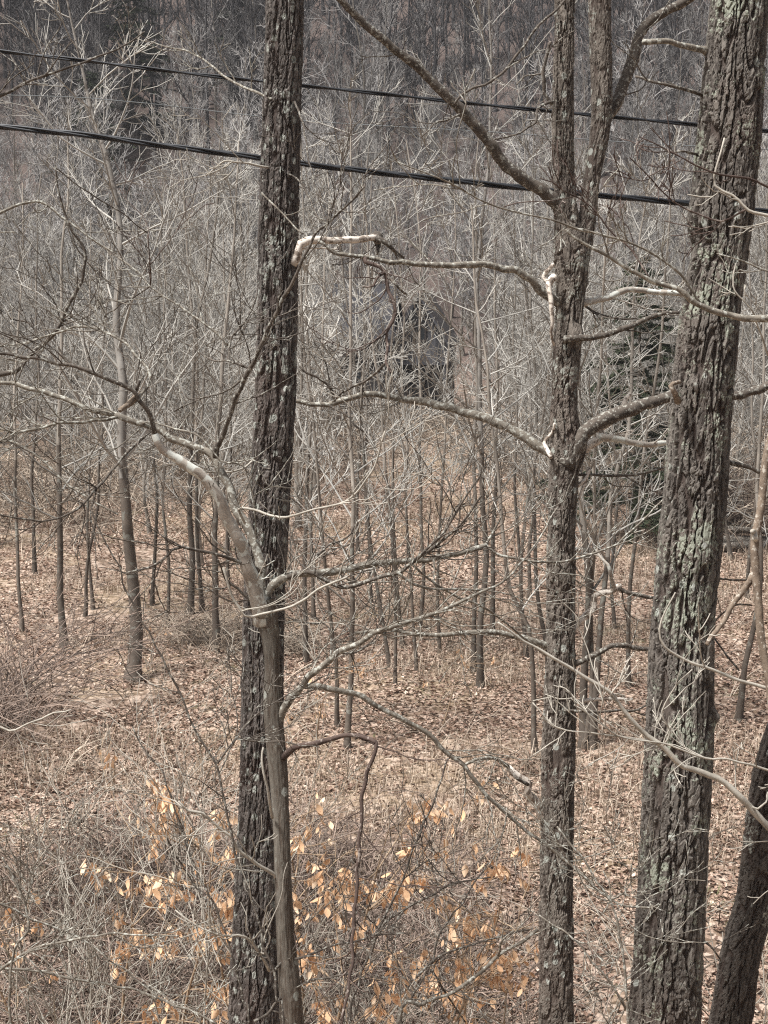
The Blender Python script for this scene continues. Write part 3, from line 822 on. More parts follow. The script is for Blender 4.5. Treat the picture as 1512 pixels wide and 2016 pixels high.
rowsE = trunk_rows([(-900, 1985, 2045), (0, 1975, 2050), (1000, 1968, 2055), (2016, 1960, 2062)], 6.2)
tE = thing("bare_tree", "pale twigged tree reaching in from the right edge, its trunk outside the frame", "tree", base_of(rowsE))
plain_trunk(rowsE, M_barkF, tE)
EB = [
    ([(2000, 560), (1800, 610), (1650, 640), (1560, 632), (1512, 627), (1466, 627), (1421, 617), (1371, 594), (1331, 569), (1281, 552), (1231, 524), (1196, 504), (1150, 478), (1115, 450)], 26, 5, 0, -0.3, M_limb, 5),
    ([(1380, 600), (1340, 540), (1290, 500), (1220, 470), (1150, 455), (1085, 432), (1030, 420), (950, 395), (860, 350), (780, 320)], 6, 2.5, -0.2, -0.6, M_limb, 10),
    ([(1281, 552), (1240, 490), (1200, 455), (1160, 405), (1120, 378), (1060, 350)], 4, 2.5, -0.25, -0.3, M_red, 8),
    ([(2000, 480), (1700, 470), (1512, 425), (1476, 415), (1441, 385), (1406, 365), (1411, 325), (1426, 270)], 14, 3.5, 0, -0.2, M_pale, 5),
    ([(1470, 412), (1420, 435), (1380, 425), (1330, 400), (1280, 350), (1240, 310)], 4.5, 2.5, -0.2, -0.3, M_red, 7),
    ([(1600, 420), (1491, 355), (1431, 345), (1371, 325), (1306, 290), (1260, 270)], 6, 2.5, 0, -0.3, M_red, 6),
    ([(2000, 1820), (1800, 1760), (1620, 1690), (1560, 1655), (1512, 1627), (1471, 1582), (1431, 1542), (1396, 1527), (1346, 1512), (1331, 1498), (1306, 1468), (1276, 1448), (1251, 1423), (1216, 1383), (1196, 1358), (1136, 1323), (1076, 1288), (1021, 1253), (980, 1225)], 22, 4, 0, -0.3, M_pale, 8),
    ([(1470, 1582), (1492, 1592), (1506, 1580), (1512, 1560)], 5, 3, -0.05, -0.05, M_pale, 0),
    ([(2000, 1500), (1750, 1420), (1600, 1375), (1511, 1355), (1456, 1340), (1401, 1318), (1346, 1298), (1311, 1273), (1298, 1238), (1311, 1198), (1331, 1165)], 15, 3, 0, -0.3, M_pale, 5),
    ([(1300, 1465), (1250, 1455), (1190, 1446), (1116, 1438), (1081, 1420), (1046, 1383)], 3.5, 2.5, -0.2, -0.4, M_pale, 6),
    ([(1216, 1383), (1200, 1370), (1230, 1330), (1240, 1310)], 3.5, 2.5, -0.2, -0.2, M_pale, 3),
    ([(1700, 1600), (1512, 1520), (1456, 1500), (1376, 1488), (1296, 1462), (1216, 1448), (1171, 1413), (1130, 1388)], 6, 2.5, 0, -0.4, M_pale, 8),
    ([(1306, 1468), (1320, 1440), (1305, 1400), (1330, 1350), (1360, 1318)], 3.5, 2.5, -0.2, -0.3, M_pale, 3),
    ([(1512, 700), (1480, 610), (1440, 560), (1450, 520)], 4, 2.5, 0, -0.1, M_pale, 3),
    ([(1700, 640), (1560, 560), (1480, 520), (1410, 500)], 7, 3, 0, -0.2, M_limb, 4),
]
for pts, w0, w1, a, b, mt, nt_ in EB:
    branch(tE, pts, w0, w1, 6.2 + a, 6.2 + b, mt, nt_, tw=(0.06, 0.26))

rowsG = trunk_rows([(-900, -395, -330), (0, -400, -328), (1000, -410, -320), (2016, -420, -310)], 8.0)
tG = thing("bare_tree", "tree outside the left edge sending long dark branches into the upper left", "tree", base_of(rowsG))
plain_trunk(rowsG, M_barkD, tG)
GB = [
    ([(-360, 790), (-200, 770), (-80, 748), (0, 739), (30, 729), (50, 709), (85, 679), (110, 654), (135, 604), (162, 544), (167, 495), (140, 450), (120, 400), (108, 325)], 16, 3, 0, -0.4, M_limb_dark, 6),
    ([(-360, 330), (-150, 260), (0, 188), (50, 165), (110, 142), (170, 122), (235, 95), (285, 62)], 12, 3, 0, 0.3, M_limb_dark, 6),
    ([(50, 165), (38, 140), (20, 108)], 3, 2.5, 0.2, 0.2, M_limb_dark, 1),
    ([(-360, 520), (-100, 480), (0, 420), (70, 395), (120, 425), (180, 470), (230, 500)], 11, 3, 0, 0.2, M_limb, 7),
    ([(85, 679), (60, 640), (20, 630), (12, 615), (30, 605)], 3.5, 2.5, -0.2, -0.2, M_limb_dark, 2),
    ([(50, 709), (32, 752), (30, 735)], 4, 2.5, -0.2, -0.2, M_limb_dark, 0),
    ([(110, 330), (160, 370), (240, 420), (290, 460)], 3, 2.5, -0.3, 0.0, M_limb_dark, 4),
    ([(-360, 980), (-120, 940), (0, 870), (80, 905), (140, 960), (230, 1010)], 10, 3, 0, -0.3, M_limb, 8),
    ([(-360, 1300), (-150, 1275), (0, 1430), (60, 1420), (140, 1395)], 8, 3, 0, -0.3, M_pale, 5),
]
for pts, w0, w1, a, b, mt, nt_ in GB:
    branch(tG, pts, w0, w1, 8.0 + a, 8.0 + b, mt, nt_)

# smooth tan stem with a cut stub, at the right edge
vp = [(1700, -300), (1620, 200), (1560, 620), (1524, 830), (1508, 900), (1498, 1000), (1487, 1053), (1485, 1083), (1487, 1118), (1493, 1183), (1496, 1233), (1503, 1288), (1513, 1333), (1530, 1480), (1560, 1760), (1590, 2050), (1605, 2260), (1612, 2460), (1614, 2650)]
vb = P(1614, 2650, 6.0)
tV = thing("sapling", "bare smooth tan stem with a cut side stub, hanging by the right edge", "sapling", (vb[0], vb[1], float(ground_z(vb[0], vb[1]))))
vr = np.array([[*P(x, y, 6.0), 7.6 / F * 6.0] for x, y in vp])
tb = TB()
cv = resample(vr, 0.04)
cv[:, 3] *= 0.9 + 0.35 * vnoise(np.arange(len(cv)) * 0.35, 2.2, 0.4, 9)
tb.tube(cv[:, :3], cv[:, 3], 10, ref=FWD)
obj("stem", tb, M_vine, tV, origin=np.array(tV.location))
branch(tV, [(1486, 1125), (1476, 1145), (1446, 1188), (1421, 1223), (1393, 1268)], 12, 9, 6.0, 5.9, M_vine, 0, name="stub", knob=0.05)
branch(tV, [(1487, 1062), (1484, 1048), (1479, 1046)], 11, 9, 5.95, 5.9, M_pale, 0, name="stub", knob=0.05)

# ---- traced saplings in the foreground
def to_ground(pts, d):
    """adds the run from the last traced pixel down to the soil"""
    p = P(*pts[-1], d)
    dz = p[2] - float(ground_z(p[0], p[1]))
    return list(pts) + [(pts[-1][0] + 4, pts[-1][1] + 0.5 * dz / d * F), (pts[-1][0] + 6, pts[-1][1] + 1.02 * dz / d * F)]


def traced_sapling(label, stems, d, mat, tw=8, grp=None):
    b = P(*to_ground(stems[0][0], d)[-1], d)
    t = thing("sapling", label, "sapling", (b[0], b[1], float(ground_z(b[0], b[1]))), grp)
    for k, (pts, w0, w1) in enumerate(stems):
        p = to_ground(pts, d)[::-1] if k == 0 else pts
        branch(t, p, w0, w1, d, d + rng.uniform(-0.25, 0.25), mat, tw, tw=(0.08, 0.4), name="stem" if k == 0 else "branch")
    return t


traced_sapling("long thin dark sapling leaning left across the leaf litter, its foot by the forked tree", [
    ([(180, 1008), (205, 1060), (235, 1118), (245, 1158), (280, 1223), (305, 1268), (340, 1338), (370, 1403), (395, 1458), (425, 1503), (440, 1572), (455, 1637), (465, 1687), (475, 1712), (490, 1760), (510, 1812), (520, 1862), (540, 1912), (545, 1970), (555, 2012)], 8, 3),
    ([(428, 1503), (450, 1473), (480, 1433), (520, 1378)], 4.5, 3),
    ([(430, 1525), (490, 1420), (600, 1350)], 3, 2)], 7.3, M_limb_dark, 5)
traced_sapling("slim dark sapling rising in front of the twin topped trunk and bending left", [
    ([(1096, 1627), (1126, 1667), (1151, 1697), (1176, 1737), (1201, 1772), (1216, 1822), (1226, 1887), (1234, 1962), (1238, 2012)], 8, 4),
    ([(1061, 1802), (1106, 1832), (1146, 1862), (1176, 1902), (1206, 1942), (1234, 1990)], 3, 5),
    ([(1201, 1772), (1225, 1760), (1240, 1735), (1243, 1700)], 3.5, 2.5),
    ([(1171, 1740), (1130, 1710), (1100, 1660), (1085, 1630)], 3, 2.5)], 7.6, M_limb, 9)
traced_sapling("thick bent sapling stem crossing the lower middle from left to right", [
    ([(1060, 1832), (1026, 1857), (981, 1882), (941, 1917), (881, 1957), (831, 1977), (786, 2012)], 10, 7),
    ([(981, 1882), (990, 1850), (1010, 1830)], 5, 3)], 8.0, M_limb, 3)
traced_sapling("slender dark sapling rising left of the thick bent stem", [
    ([(880, 1492), (856, 1567), (831, 1627), (811, 1682), (791, 1732), (760, 1800), (730, 1870), (700, 1950), (690, 2012)], 7, 3.5),
    ([(966, 1727), (906, 1737), (856, 1757), (806, 1787), (756, 1817), (725, 1885)], 3, 6),
    ([(790, 1735), (830, 1700), (860, 1690)], 3, 2)], 8.6, M_limb_dark, 9)
traced_sapling("dark sapling leaning right between the hanging red branch and the bent stem", [
    ([(960, 1700), (915, 1770), (870, 1830), (846, 1900), (815, 1960), (790, 2010)], 7, 3),
    ([(1050, 1828), (990, 1842), (930, 1860), (870, 1880), (820, 1925)], 3, 5),
    ([(850, 1910), (880, 1960), (915, 2010)], 5, 3)], 8.3, M_limb_dark, 6)
traced_sapling("dark crooked sapling at the lower left edge", [
    ([(5, 1690), (30, 1742), (50, 1782), (55, 1832), (30, 1872), (18, 1937), (20, 2012)], 8, 4),
    ([(50, 1785), (62, 1740), (68, 1710)], 3.5, 2.5),
    ([(-60, 1990), (0, 1910), (65, 1870), (135, 1852), (215, 1837), (260, 1840), (350, 1842)], 7, 3),
    ([(-60, 1760), (0, 1777), (55, 1807), (125, 1832), (175, 1857), (215, 1887), (250, 1912), (280, 1937), (320, 1972)], 5, 3),
    ([(-80, 1895), (0, 1902), (50, 1910), (100, 1920), (150, 1930), (225, 1940), (280, 1955), (340, 1975), (380, 1992), (425, 2012)], 5, 5)], 7.0, M_limb, 9)
traced_sapling("curving dark twiggy sapling left of the tall furrowed trunk near the ground", [
    ([(260, 1430), (280, 1470), (320, 1520), (345, 1600), (360, 1650), (385, 1710), (410, 1760), (440, 1830), (462, 1900), (480, 1980), (490, 2012)], 7, 3),
    ([(420, 1790), (380, 1740), (355, 1700), (330, 1650)], 3.5, 2.5)], 7.9, M_limb_dark, 9)

# ------------------------------------------------------------------ bare tree generator
def perp_to(d, r):
    p = r.normal(size=3)
    p -= d * p.dot(d)
    return p / (np.linalg.norm(p) + 1e-9)


def shoot(tb, p, d, L, r0, r1, n, wig, up, sides, r):
    pts = [p]
    for _ in range(n):
        d = d + r.normal(size=3) * wig + np.array([0, 0, up])
        d = d / np.linalg.norm(d)
        pts.append(pts[-1] + d * (L / n))
    pts = np.array(pts)
    rad = np.linspace(r0, r1, n + 1)
    tb.tube(pts, rad, sides)
    return pts, rad


def gen_tree(r, H, R, lean=(0, 0), path=None, f0=0.3, nl=22, ns=6, nt=3, kl=0.36, ang=(35, 60), up=0.10, rt=0.007, sides=3, wig=0.05, twl=0.45, sw=0.10):
    """returns trunk and crown meshes, foot at the origin"""
    tr, cr = TB(), TB()
    if path is None:
        n = 10
        z = np.linspace(-0.15, H, n + 1)
        w = np.cumsum(r.normal(size=(n + 1, 2)) * wig * H / n, axis=0)
        w -= w[0]
        path = np.stack([lean[0] * z + w[:, 0], lean[1] * z + w[:, 1], z], -1)
    n = len(path) - 1
    rad = R * (1 - np.linspace(0, 1, n + 1)) ** 1.05 + rt * 1.5
    rad[0] *= 1.7
    rad[1] *= 1.12
    tr.tube(path, rad, 8 if R > 0.05 else 6)
    az = r.uniform(0, 6.28)
    for i in range(nl):
        t = f0 + (0.98 - f0) * ((i + r.uniform(0, 0.8)) / nl)
        k = t * n
        a = int(min(k, n - 1))
        p = path[a] + (path[a + 1] - path[a]) * (k - a)
        pr = rad[a] + (rad[a + 1] - rad[a]) * (k - a)
        az += 2.4 + r.uniform(-0.5, 0.5)
        e = math.radians(r.uniform(*ang))
        d = np.array([math.cos(az) * math.sin(e), math.sin(az) * math.sin(e), math.cos(e)])
        L = H * kl * (1 - 0.62 * (t - f0) / (1 - f0)) * r.uniform(0.6, 1.15)
        rl = max(min(pr * 0.5, L * 0.011), rt * 1.3)
        pts, rr = shoot(cr, p, d, L, rl, rt, 6, sw, up * 0.6, 4 if R > 0.08 else sides, r)
        for s in range(ns):
            ts = r.uniform(0.2, 1.0)
            b = min(int(ts * 6), 5)
            dd = pts[b + 1] - pts[b]
            dd /= np.linalg.norm(dd)
            sa = math.radians(r.uniform(28, 55))
            sp, sr = shoot(cr, pts[b] + (pts[b + 1] - pts[b]) * r.uniform(0, 1), math.cos(sa) * dd + math.sin(sa) * perp_to(dd, r), L * twl * r.uniform(0.5, 1.2) * (1.1 - 0.5 * ts), max(rr[b] * 0.6, rt), rt * 0.8, 3, sw, up, sides, r)
            for q in range(nt):
                c = r.integers(0, 3)
                d3 = sp[c + 1] - sp[c]
                l3 = np.linalg.norm(d3)
                d3 = d3 / l3
                ta = math.radians(r.uniform(25, 50))
                shoot(cr, sp[c] + d3 * l3 * r.uniform(0, 1), math.cos(ta) * d3 + math.sin(ta) * perp_to(d3, r), l3 * 3 * r.uniform(0.4, 0.8), rt * 0.85, rt * 0.6, 2, sw, up, sides, r)
    return tr, cr


# ---- trees on the valley floor, standing where the photograph shows their feet
#      foot pixel, trunk width in pixels, height, list of pixels the trunk passes on its way up, pale?, label, group
CL = "thin straight grey saplings between the two dark trunks"
LL = "thin grey saplings on the leaf litter at the left"
LLAB = "thin bare grey sapling standing in the leaf litter left of the furrowed trunk"
CLAB = "thin bare sapling of the cluster between the two dark trunks, leaf litter around its foot"
MID = [
    (262, 1340, 27, 11.5, [(260, 1250), (255, 1100), (250, 1000), (244, 880), (237, 760), (231, 650), (228, 500), (222, 400), (208, 300), (190, 240), (170, 150)], 1, "straight brown trunk left of the furrowed tree, turning pale and lichened higher up", None),
    (130, 1272, 19, 9.0, [(126, 1130), (122, 1000), (118, 800)], 0, "leftmost of the sturdy brown trunks on the leaf litter", None),
    (376, 1210, 17, 9.0, [(375, 1080), (380, 960), (384, 800)], 0, "left one of two close brown trunks halfway to the furrowed tree", None),
    (394, 1203, 11, 8.0, [(391, 1090), (392, 960)], 0, "thin right one of two close brown trunks", None),
    (416, 1285, 18, 9.0, [(420, 1150), (426, 1000), (430, 850)], 0, "brown trunk standing just left of the furrowed tree behind a small brush heap", None),
    (70, 1130, 10, 8.0, [(66, 1000)], 0, LLAB, LL), (162, 1215, 8, 7.0, [(172, 1080)], 0, LLAB, LL),
    (184, 1200, 7, 7.0, [(180, 1050)], 0, LLAB, LL), (304, 1192, 9, 8.0, [(306, 1050)], 0, LLAB, LL), (331, 1235, 8, 7.5, [(322, 1100)], 0, LLAB, LL),
    (35, 1245, 9, 8.0, [(28, 1100)], 0, LLAB, LL), (455, 1150, 9, 8.0, [(452, 1000)], 0, LLAB, LL),
    (612, 1305, 14, 8.5, [(607, 1150), (597, 950)], 0, CLAB, CL), (622, 1220, 10, 8.0, [(616, 1050), (612, 950)], 0, CLAB, CL),
    (690, 1475, 17, 9.0, [(689, 1300), (692, 1100), (697, 914)], 0, "darkest straight stem right of the furrowed trunk, foot lowest of its cluster", None),
    (667, 1432, 9, 7.0, [(662, 1300)], 0, CLAB, CL), (764, 1317, 10, 8.5, [(742, 1167), (725, 947)], 0, CLAB, CL), (779, 1352, 8, 8.0, [(776, 1150), (769, 981)], 0, CLAB, CL),
    (818, 1322, 8, 8.0, [(818, 1150), (806, 947)], 0, CLAB, CL), (830, 1236, 10, 8.5, [(829, 1100), (828, 1015)], 0, CLAB, CL), (796, 1277, 10, 8.0, [(792, 1120), (786, 981)], 0, CLAB, CL),
    (863, 1287, 8, 8.0, [(866, 1120), (870, 981)], 0, CLAB, CL), (931, 1320, 13, 9.0, [(934, 1150), (937, 981)], 0, CLAB, CL),
    (942, 1352, 18, 12.5, [(954, 1210), (954, 1100), (948, 1000), (946, 850), (943, 700), (941, 550), (945, 430)], 1, "tall pale barked stem rising right of the old house", None),
    (968, 1253, 14, 8.5, [(971, 1116), (981, 914)], 0, CLAB, CL), (1028, 1220, 8, 8.5, [(1032, 1050)], 0, CLAB, CL),
    (1062, 1480, 12, 7.5, [(1045, 1340), (1029, 1234), (1008, 1160), (985, 1032)], 0, "slender stem leaning left, foot beside the flaky twin topped trunk", None),
    (1025, 1297, 10, 8.5, [(1030, 1150), (1035, 1032)], 0, CLAB, CL), (1069, 1287, 10, 8.5, [(1060, 1150), (1054, 1049)], 0, CLAB, CL), (735, 1190, 8, 8.5, [(728, 1050)], 0, CLAB, CL),
    (1043, 1175, 9, 11.0, [(1046, 954), (1040, 760), (1036, 630)], 1, "pale slim trunk just left of the twin topped trunk", None),
    (700, 1090, 9, 9.0, [(702, 920)], 0, CLAB, CL), 
    (1140, 1478, 23, 8.0, [(1144, 1350), (1147, 1158), (1146, 1000)], 0, "thickest stem of the dark clump between the twin topped and the lichened trunk", None),
    (1166, 1476, 17, 8.0, [(1171, 1400), (1191, 1208), (1203, 1100)], 0, "right leaning stem of the dark clump beside the lichened trunk", None),
    (1153, 1480, 12, 7.0, [(1160, 1380), (1166, 1200), (1172, 1050)], 0, "thin middle stem of the dark clump beside the lichened trunk", None),
    (1236, 1352, 10, 8.0, [(1236, 1200), (1244, 1050)], 0, "thin stem close to the left side of the lichened trunk", None),
    (1216, 1240, 8, 8.0, [(1218, 1100)], 0, "thin far stem left of the lichened trunk near the conifer", None),
    (1448, 1420, 15, 7.5, [(1470, 1308), (1491, 1190), (1505, 1080)], 0, "right leaning brown stem between the lichened trunk and the right edge", None),
    (1475, 1180, 9, 7.5, [(1478, 1020)], 0, "thin far stem near the right edge by the fallen logs", None),
]
rt_ = np.random.default_rng(5)
for bx, by, w, H, via, pale, lab, grp in MID:
    b, d = ground_hit(bx, by)
    b = np.array([b[0], b[1], float(ground_z(b[0], b[1]))])
    pts = [np.array([0, 0, -0.15])]
    for px, py in via:
        q = P(px, py, d) - b
        q[1] += rt_.uniform(-0.15, 0.15)
        q[0] += rt_.uniform(-0.07, 0.07)
        pts.append(q)
    last = pts[-1] - pts[-2]
    while pts[-1][2] < H:
        s = last / np.linalg.norm(last) + rt_.normal(size=3) * 0.05
        s[2] = max(s[2], 0.8)
        pts.append(pts[-1] + s * 0.9)
    path = resample(np.array(pts), 0.35)
    path[:, 0] += (vnoise(path[:, 2] * 1.1, bx * 0.37, 0.5, 31) - 0.5) * 0.11 + (vnoise(path[:, 2] * 0.45, bx * 0.37, 3.5, 32) - 0.5) * 0.16
    ntr = thing("bare_tree", lab, "tree", b, grp)
    Hh = path[-1, 2]
    big = w >= 16
    tr, cr = gen_tree(rt_, Hh, (0.90 if w > 25 else 0.64) * w / 2 / F * d, path=path, f0=0.26 if big else 0.3, nl=26 if big else 14, ns=6, nt=3, kl=0.26 if big else 0.2, up=0.08, rt=0.0058 + 0.00008 * d, ang=(35, 75))
    v, q, _, c = tr.arrays()                     # rough brown bark below, smoother pale bark higher up
    o = obj("trunk", tr, M_midtrunk, ntr)
    o.data.materials.append(M_midpale if pale else M_hilltrunk)
    zc = v[q].mean(axis=1)[:, 2] + rt_.normal(size=len(q)) * 0.4
    o.data.polygons.foreach_set("material_index", (zc > (0.30 if pale else 0.36) * Hh).astype(np.int32))
    obj("crown", cr, M_crown, ntr)

# ---- woods behind: templates, copied with their parts
TEMPL = []
for k in range(7):
    r = np.random.default_rng(100 + k)
    H = [7.0, 8.5, 10.0, 6.0, 9.0, 7.5, 11.0][k]
    tr, cr = gen_tree(r, H, 0.018 + 0.0042 * H, f0=0.10 + 0.03 * (k % 3), nl=28, ns=7, nt=3, kl=0.34, ang=(25, 65), up=0.09, rt=0.0088, wig=0.10)
    TEMPL.append((make_mesh("trunk", *tr.arrays()[:3], M_hilltrunk), make_mesh("crown", *cr.arrays()[:3], M_crown)))
TEMPL_H = []
for k in range(8):
    r = np.random.default_rng(200 + k)
    H = [6.5, 7.5, 9.0, 6.0, 8.5, 7.0, 10.0, 11.0][k]
    tr, cr = gen_tree(r, H, 0.024 + 0.004 * H, f0=0.08 + 0.03 * (k % 3), nl=24, ns=7, nt=3, kl=0.38, ang=(20, 60), up=0.12, rt=0.0140, wig=0.10)
    TEMPL_H.append((make_mesh("trunk", *tr.arrays()[:3], M_hilltrunk), make_mesh("crown", *cr.arrays()[:3], M_hillcrown)))


def plant(tpl, x, y, label, group, s, rz, cat="tree", name="bare_tree"):
    t = thing(name, label, cat, (x, y, float(ground_z(x, y))), group)
    t.scale = (s, s, s * rw.uniform(0.9, 1.1))
    t.rotation_euler = (rw.normal() * 0.04, rw.normal() * 0.04, rz)
    link("trunk", tpl[0], t)
    link("crown", tpl[1], t)
    return t


rw = np.random.default_rng(33)
HOUSE = (1.2, 61.0)
n_mid = 0
placed = []
tries = 0
while n_mid < 112 and tries < 4000:
    tries += 1
    y = 33 + 27 * rw.uniform() ** 0.6
    x = rw.uniform(-0.29, 0.29) * y
    px = 756 + x / y * F
    if any((x - a) ** 2 + (y - b) ** 2 < 2.2 for a, b in placed):
        continue
    if 610 < px < 1050 and y < 57 and rw.uniform() < 0.93:      # the open floor running back to the house
        continue
    if 700 < px < 940 or (590 < px < 960 and rw.uniform() < 0.6):
        continue
    if 1165 < px < 1345 and y < 50 and rw.uniform() < 0.3:                              # the conifer stands clear
        continue
    if px < 560 and y < 44 and rw.uniform() < 0.7:
        continue
    placed.append((x, y))
    plant(TEMPL[rw.integers(0, 7)], x, y, "bare grey brown tree in the tangle of the valley floor before the hillside", "bare trees on the valley floor", rw.uniform(0.65, 1.05), rw.uniform(0, 6.28))
    n_mid += 1
n_hill = 0
tries = 0
while n_hill < 165 and tries < 6000:
    tries += 1
    y = 62 + 34 * rw.uniform() ** 1.15
    x = rw.uniform(-0.30, 0.30) * y
    if abs(x - 0.2) < 4.6 and y < 70:
        continue
    if any((x - a) ** 2 + (y - b) ** 2 < 1.7 for a, b in placed):
        continue
    placed.append((x, y))
    plant(TEMPL_H[rw.integers(0, 8)], x, y, "bare pale twigged tree among the dense woods on the hillside", "bare trees on the hillside", rw.uniform(0.75, 1.2), rw.uniform(0, 6.28))
    n_hill += 1

# ---- the wood higher up, one mass
def far_wood():
    r = np.random.default_rng(300)
    tpl = []
    for k in range(6):
        tr, cr = gen_tree(r, [8, 10, 12, 9, 11, 13][k], 0.06, f0=0.10, nl=18, ns=6, nt=1, kl=0.36, ang=(18, 52), up=0.13, rt=0.023)
        v1, q1, _, _ = tr.arrays()
        v2, q2, _, _ = cr.arrays()
        tpl.append((np.vstack([v1, v2]), np.vstack([q1, q2 + len(v1)])))
    V, Q, n = [], [], 0
    cnt = 0
    while cnt < 620:
        y = r.uniform(88, 152)
        x = r.uniform(-0.36, 0.36) * y
        v, q = tpl[r.integers(0, 6)]
        a = r.uniform(0, 6.28)
        s = r.uniform(0.8, 1.25)
        c_, s_ = math.cos(a), math.sin(a)
        vv = v @ np.array([[c_, s_, 0], [-s_, c_, 0], [0, 0, 1]]) * s + np.array([x, y, float(ground_z(x, y))])
        V.append(vv)
        Q.append(q + n)
        n += len(vv)
        cnt += 1
    o = link("far_wood", make_mesh("far_wood", np.vstack(V), np.vstack(Q), np.zeros((0, 3), int), M_farwood))
    tag(o, "dense dark grey leafless wood covering the upper hillside", "woods", kind="stuff")


far_wood()


def young_growth():
    """whip thin young stems crowding between the trees of the far valley edge and lower slope"""
    r = np.random.default_rng(310)
    tpl = []
    for k in range(6):
        tr, cr = gen_tree(r, [4.5, 5.5, 6.5, 5.0, 7.0, 6.0][k], 0.022, f0=0.12, nl=15, ns=5, nt=2, kl=0.36, ang=(16, 50), up=0.12, rt=0.0085, wig=0.12)
        v1, q1, _, _ = tr.arrays()
        v2, q2, _, _ = cr.arrays()
        tpl.append((np.vstack([v1, v2]), np.vstack([q1, q2 + len(v1)])))
    V, Q, T, n, cnt = [], [], [], 0, 0
    while cnt < 430:
        y = r.uniform(46, 84)
        x = r.uniform(-0.30, 0.30) * y
        px = 756 + x / y * F
        if (560 < px < 1060 and y < 59) or (abs(x - 0.2) < 4.2 and y < 70) or (720 < px < 900 and y < 62):
            continue
        v, q = tpl[r.integers(0, 6)]
        a, s = r.uniform(0, 6.28), r.uniform(0.7, 1.25)
        c_, s_ = math.cos(a), math.sin(a)
        V.append(v @ np.array([[c_, s_, 0], [-s_, c_, 0], [r.normal() * 0.08, r.normal() * 0.08, 1]]) * s + np.array([x, y, float(ground_z(x, y))]))
        Q.append(q + n)
        T.append(np.full(len(v), r.uniform(0, 1)))
        n += len(v)
        cnt += 1
    o = link("young_growth", make_mesh("young_growth", np.vstack(V), np.vstack(Q), np.zeros((0, 3), int), M_young, True, {"tone": np.concatenate(T)}))
    tag(o, "haze of fine pale young stems crowding the foot of the hillside", "woods", kind="stuff")


young_growth()

# ------------------------------------------------------------------ conifers
def gen_conifer(r, H, R, spread):
    tr, cr = TB(), TB()
    z = np.linspace(-0.1, H, 9)
    tr.tube(np.stack([z * 0, z * 0, z], -1), R * (1 - np.linspace(0, 0.95, 9)), 7)
    for i in range(int(H * 22)):
        t = r.uniform(0.10, 0.98)
        az = r.uniform(0, 6.28)
        L = spread * (1 - t) ** 0.8 * r.uniform(0.6, 1.15) + 0.12
        d = np.array([math.cos(az), math.sin(az), r.uniform(-0.1, 0.35)])
        d /= np.linalg.norm(d)
        pts = [np.array([0, 0, t * H])]
        for s in range(4):
            d = d + np.array([0, 0, -0.10]) + r.normal(size=3) * 0.06
            d /= np.linalg.norm(d)
            pts.append(pts[-1] + d * L / 4)
        pts = np.array(pts)
        tr.tube(pts, np.linspace(0.012, 0.004, 5), 3)
        m = int(120 * L) + 10
        s = r.uniform(0.15, 1, m)
        k = np.clip((s * 4).astype(int), 0, 3)
        p = pts[k] + (pts[k + 1] - pts[k]) * (s * 4 - k)[:, None]
        side = r.normal(size=(m, 3)) * np.array([1, 1, 0.35])
        side /= np.linalg.norm(side, axis=1)[:, None]
        ll = r.uniform(0.10, 0.26, m)[:, None]
        wv = np.cross(side, r.normal(size=(m, 3)))
        wv /= np.linalg.norm(wv, axis=1)[:, None]
        a = p - wv * 0.016
        b = p + wv * 0.016
        c = p + side * ll + np.array([0, 0, -0.05]) * ll
        v = np.stack([a, b, c], 1).reshape(-1, 3)
        cr.add(v, None, np.arange(m * 3).reshape(-1, 3), np.repeat(r.uniform(0, 1, m), 3))
    return tr, cr


rc = np.random.default_rng(71)
tr, cr = gen_conifer(rc, 6.9, 0.11, 2.9)
cb, cd_ = ground_hit(1250, 1060)
cz = float(ground_z(cb[0], cb[1]))
ct = thing("conifer", "dark green conifer half hidden behind bare twigs, left of the lichened trunk", "conifer", (cb[0], cb[1], cz))
ct1 = obj("trunk", tr, M_hilltrunk, ct)
ct2 = obj("crown", cr, M_needle, ct)
for x, y, s, lab in ((-15.5, 94, 1.5, "green conifer at the top left of the hillside above the cables"), (-16.0, 84, 1.2, "small green conifer at left between the two cables"), (-9.0, 100, 1.5, "faint green conifer high on the hillside left of the furrowed trunk")):
    t = thing("conifer", lab, "conifer", (x, y, float(ground_z(x, y))))
    t.scale = (s, s, s)
    t.rotation_euler = (0, 0, x)
    for src in (ct1, ct2):
        c = src.copy()
        C.objects.link(c)
        c.parent = t

# ------------------------------------------------------------------ old house behind the trees
def boxm(tb, x0, x1, y0, y1, z0, z1):
    v = [(x0, y0, z0), (x1, y0, z0), (x1, y1, z0), (x0, y1, z0), (x0, y0, z1), (x1, y0, z1), (x1, y1, z1), (x0, y1, z1)]
    tb.add(v, [(0, 3, 2, 1), (4, 5, 6, 7), (0, 1, 5, 4), (1, 2, 6, 5), (2, 3, 7, 6), (3, 0, 4, 7)])


